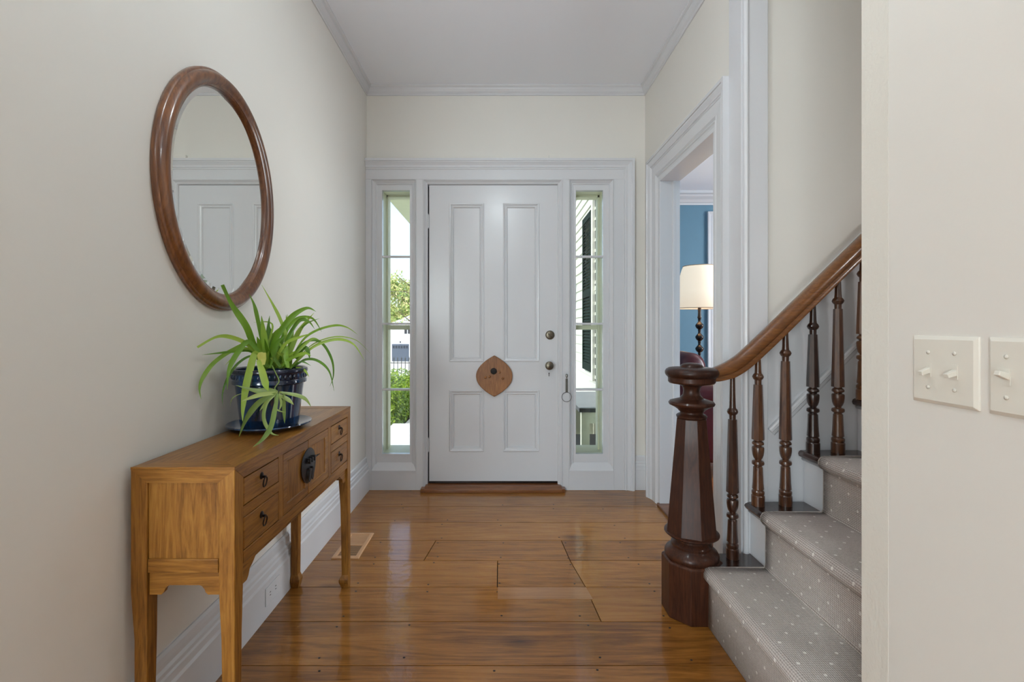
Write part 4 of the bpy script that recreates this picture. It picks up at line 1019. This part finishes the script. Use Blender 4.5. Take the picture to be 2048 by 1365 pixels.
# leafy clumps
def leaves(bm, pos_fn, n, size, seed=1, upb=.3):
    r_ = random.Random(seed)
    for _ in range(n):
        p, nn = pos_fn(r_); nn = (Vector(nn)+Vector((r_.uniform(-1, 1), r_.uniform(-1, 1), r_.uniform(-1, 1)))*.8+Vector((0, 0, upb))).normalized()
        a = nn.cross(Vector((r_.uniform(-1, 1), r_.uniform(-1, 1), r_.uniform(-1, 1)))).normalized(); b_ = nn.cross(a)
        s_ = size*r_.uniform(.6, 1.3); p = Vector(p)
        bm.faces.new([bm.verts.new(p-a*s_), bm.verts.new(p+b_*s_*.45), bm.verts.new(p+a*s_), bm.verts.new(p-b_*s_*.45)])
HX0, HX1, HY0, HY1, HT = -3.4, -1.47, 6.55, 9.6, .27
def hp(r_):
    k = r_.random()
    bump = .05*math.sin(r_.random()*9)
    if k < .34: return (HX1+r_.uniform(-.10, .06), r_.uniform(HY0, HY1), GZ+.02+(HT-GZ)*r_.random()), (1, 0, 0)
    if k < .67: return (r_.uniform(HX0, HX1), HY0+r_.uniform(-.06, .10), GZ+.02+(HT-GZ)*r_.random()), (0, -1, 0)
    return (r_.uniform(HX0, HX1), r_.uniform(HY0, HY1), HT+r_.uniform(-.10, .06)), (0, 0, 1)
hd = empty('boxwood_hedge', (-2.4, 8, GZ), 'clipped sunlit green hedge beside the front path seen through the left sidelight', 'hedge')
bm = bmesh.new(); leaves(bm, hp, 15000, .032, 4); obj('foliage', bm, M['hedge'], hd)
obj('inner_branches', boxes((HX0+.1, HX1-.12, HY0+.12, HY1-.1, GZ, HT-.12)), paint('hedge_core', rgb(40, 54, 22), .95, .4, .5, 30), hd)
obj('mulch_bed', boxes((HX0, -1.41, HY0-.6, HY1, GZ, GZ+.02)), M['soil'], hd)
# picket fence
fn = empty('picket_fence', (-2.6, 12.4, GZ), 'low dark iron picket fence beyond the hedge', 'fence')
for i in range(34):
    x = -4.4+i*.1; bm = bmesh.new(); lathe(bm, [(.010, 0), (.010, .60), (.017, .62), (.001, .68)], (x, 12.4, GZ), 6); obj('picket', bm, M['fence'], fn)
obj('rail', boxes((-4.45, -1.05, 12.39, 12.41, GZ+.10, GZ+.125), (-4.45, -1.05, 12.39, 12.41, GZ+.50, GZ+.52)), M['fence'], fn)
# neighbour's garage
gx = lambda x: (x-CX)*50/F; gz = lambda y: H-(y-CY)*50/F
hs = empty('garage_building', (gx(800), 52, -2.5), 'white gabled building with slate double garage door across the street', 'building')
bm = bmesh.new(); xl, xr = gx(752), gx(852)
prism(bm, [(xl, 50, -2.5), (xr, 50, -2.5), (xr, 50, gz(655)), (gx(838), 50, gz(628)), (xl, 50, gz(664))], (0, 7, 0)); obj('wall', bm, M['housepaint'], hs)
bm = bmesh.new(); prism(bm, [(gx(838), 49.7, gz(624)), (gx(838), 49.7, gz(628.5)), (xl-.4, 49.7, gz(667)), (xl-.4, 49.7, gz(662.5))], (0, 7.6, 0))
prism(bm, [(gx(838), 49.7, gz(624)), (gx(838), 49.7, gz(628.5)), (xr+.4, 49.7, gz(658)), (xr+.4, 49.7, gz(653))], (0, 7.6, 0)); obj('roof', bm, M['roof'], hs)
gd = obj('garage_door', boxes((gx(784), gx(818), 49.93, 50.0, gz(723), gz(688.5))), M['garage'], hs)
for i in range(6): obj('pane', boxes((gx(786+i*5.3), gx(789.6+i*5.3), 49.90, 49.94, gz(697), gz(692))), M['pane_dark'], gd)
for i in range(2): obj('window', boxes((gx(809+i*7), gx(814+i*7), 49.93, 50, gz(668), gz(656))), M['pane_dark'], hs)
obj('wall_light', boxes((gx(800), gx(802), 49.8, 50, gz(686), gz(683))), M['fence'], hs)
# trees
def tree(name, label, x, y, gz0, h, crown, nleaf, size, seed, trunk=.18, sparse=False):
    e_ = empty(name, (x, y, gz0), label, 'tree', None)
    r_ = random.Random(seed); bm = bmesh.new()
    tube(bm, [(x, y, gz0), (x+.1, y, gz0+h*.4), (x, y, gz0+h*.9)], [trunk, trunk*.7, trunk*.2], 10)
    tips = []
    for i in range(14):
        a = r_.uniform(0, 2*PI); z0 = gz0+h*r_.uniform(.35, .8); R_ = crown*r_.uniform(.55, 1.0)
        p1 = (x+R_*.5*math.cos(a), y+R_*.5*math.sin(a), z0+h*.10); p2 = (x+R_*math.cos(a), y+R_*math.sin(a), z0+h*r_.uniform(.08, .22))
        tube(bm, [(x, y, z0), p1, p2], [trunk*.35, trunk*.2, trunk*.06], 6); tips += [p1, p2, p2]
    tips.append((x, y, gz0+h*.95))
    obj('trunk', bm, M['bark'], e_)
    bm = bmesh.new()
    def fn_(q):
        c = q.choice(tips); s_ = crown*(.22 if sparse else .42)
        v_ = Vector((q.gauss(0, 1), q.gauss(0, 1), q.gauss(0, 1))).normalized()*s_*q.random()**.4
        return (c[0]+v_.x, c[1]+v_.y, c[2]+v_.z*.8), v_.normalized()
    leaves(bm, fn_, nleaf, size, seed); obj('foliage', bm, M['tree'], e_)
tree('street_tree', 'leafy yellow-green tree behind the white garage', -12.6, 62, -2.5, 9.6, 3.4, 9000, .20, 3)
tree('street_tree', 'thin branched tree with sparse leaves hanging over the street', -4.3, 26, -1.6, 6.3, 2.1, 700, .09, 9, .12, True)
tree('street_tree', 'rounder green tree at the left of the garage', -24.5, 78, -2.5, 9.0, 4.2, 6000, .22, 5)
ul = obj('utility_line', (lambda bm: ([tube(bm, [(-30, 40, -2.5), (-30, 40, 5)], .12, 8), tube(bm, [(8, 40, -2.5), (8, 40, 5)], .12, 8)], [tube(bm, [(-30, 40, 4.0+i*.28), (-8, 40, 3.9+i*.28), (8, 40, 4.0+i*.28)], .02, 5) for i in range(2)], bm)[2])(bmesh.new()), M['fence'])
tag(ul, 'two thin overhead wires crossing the sky in the left sidelight', 'wires')
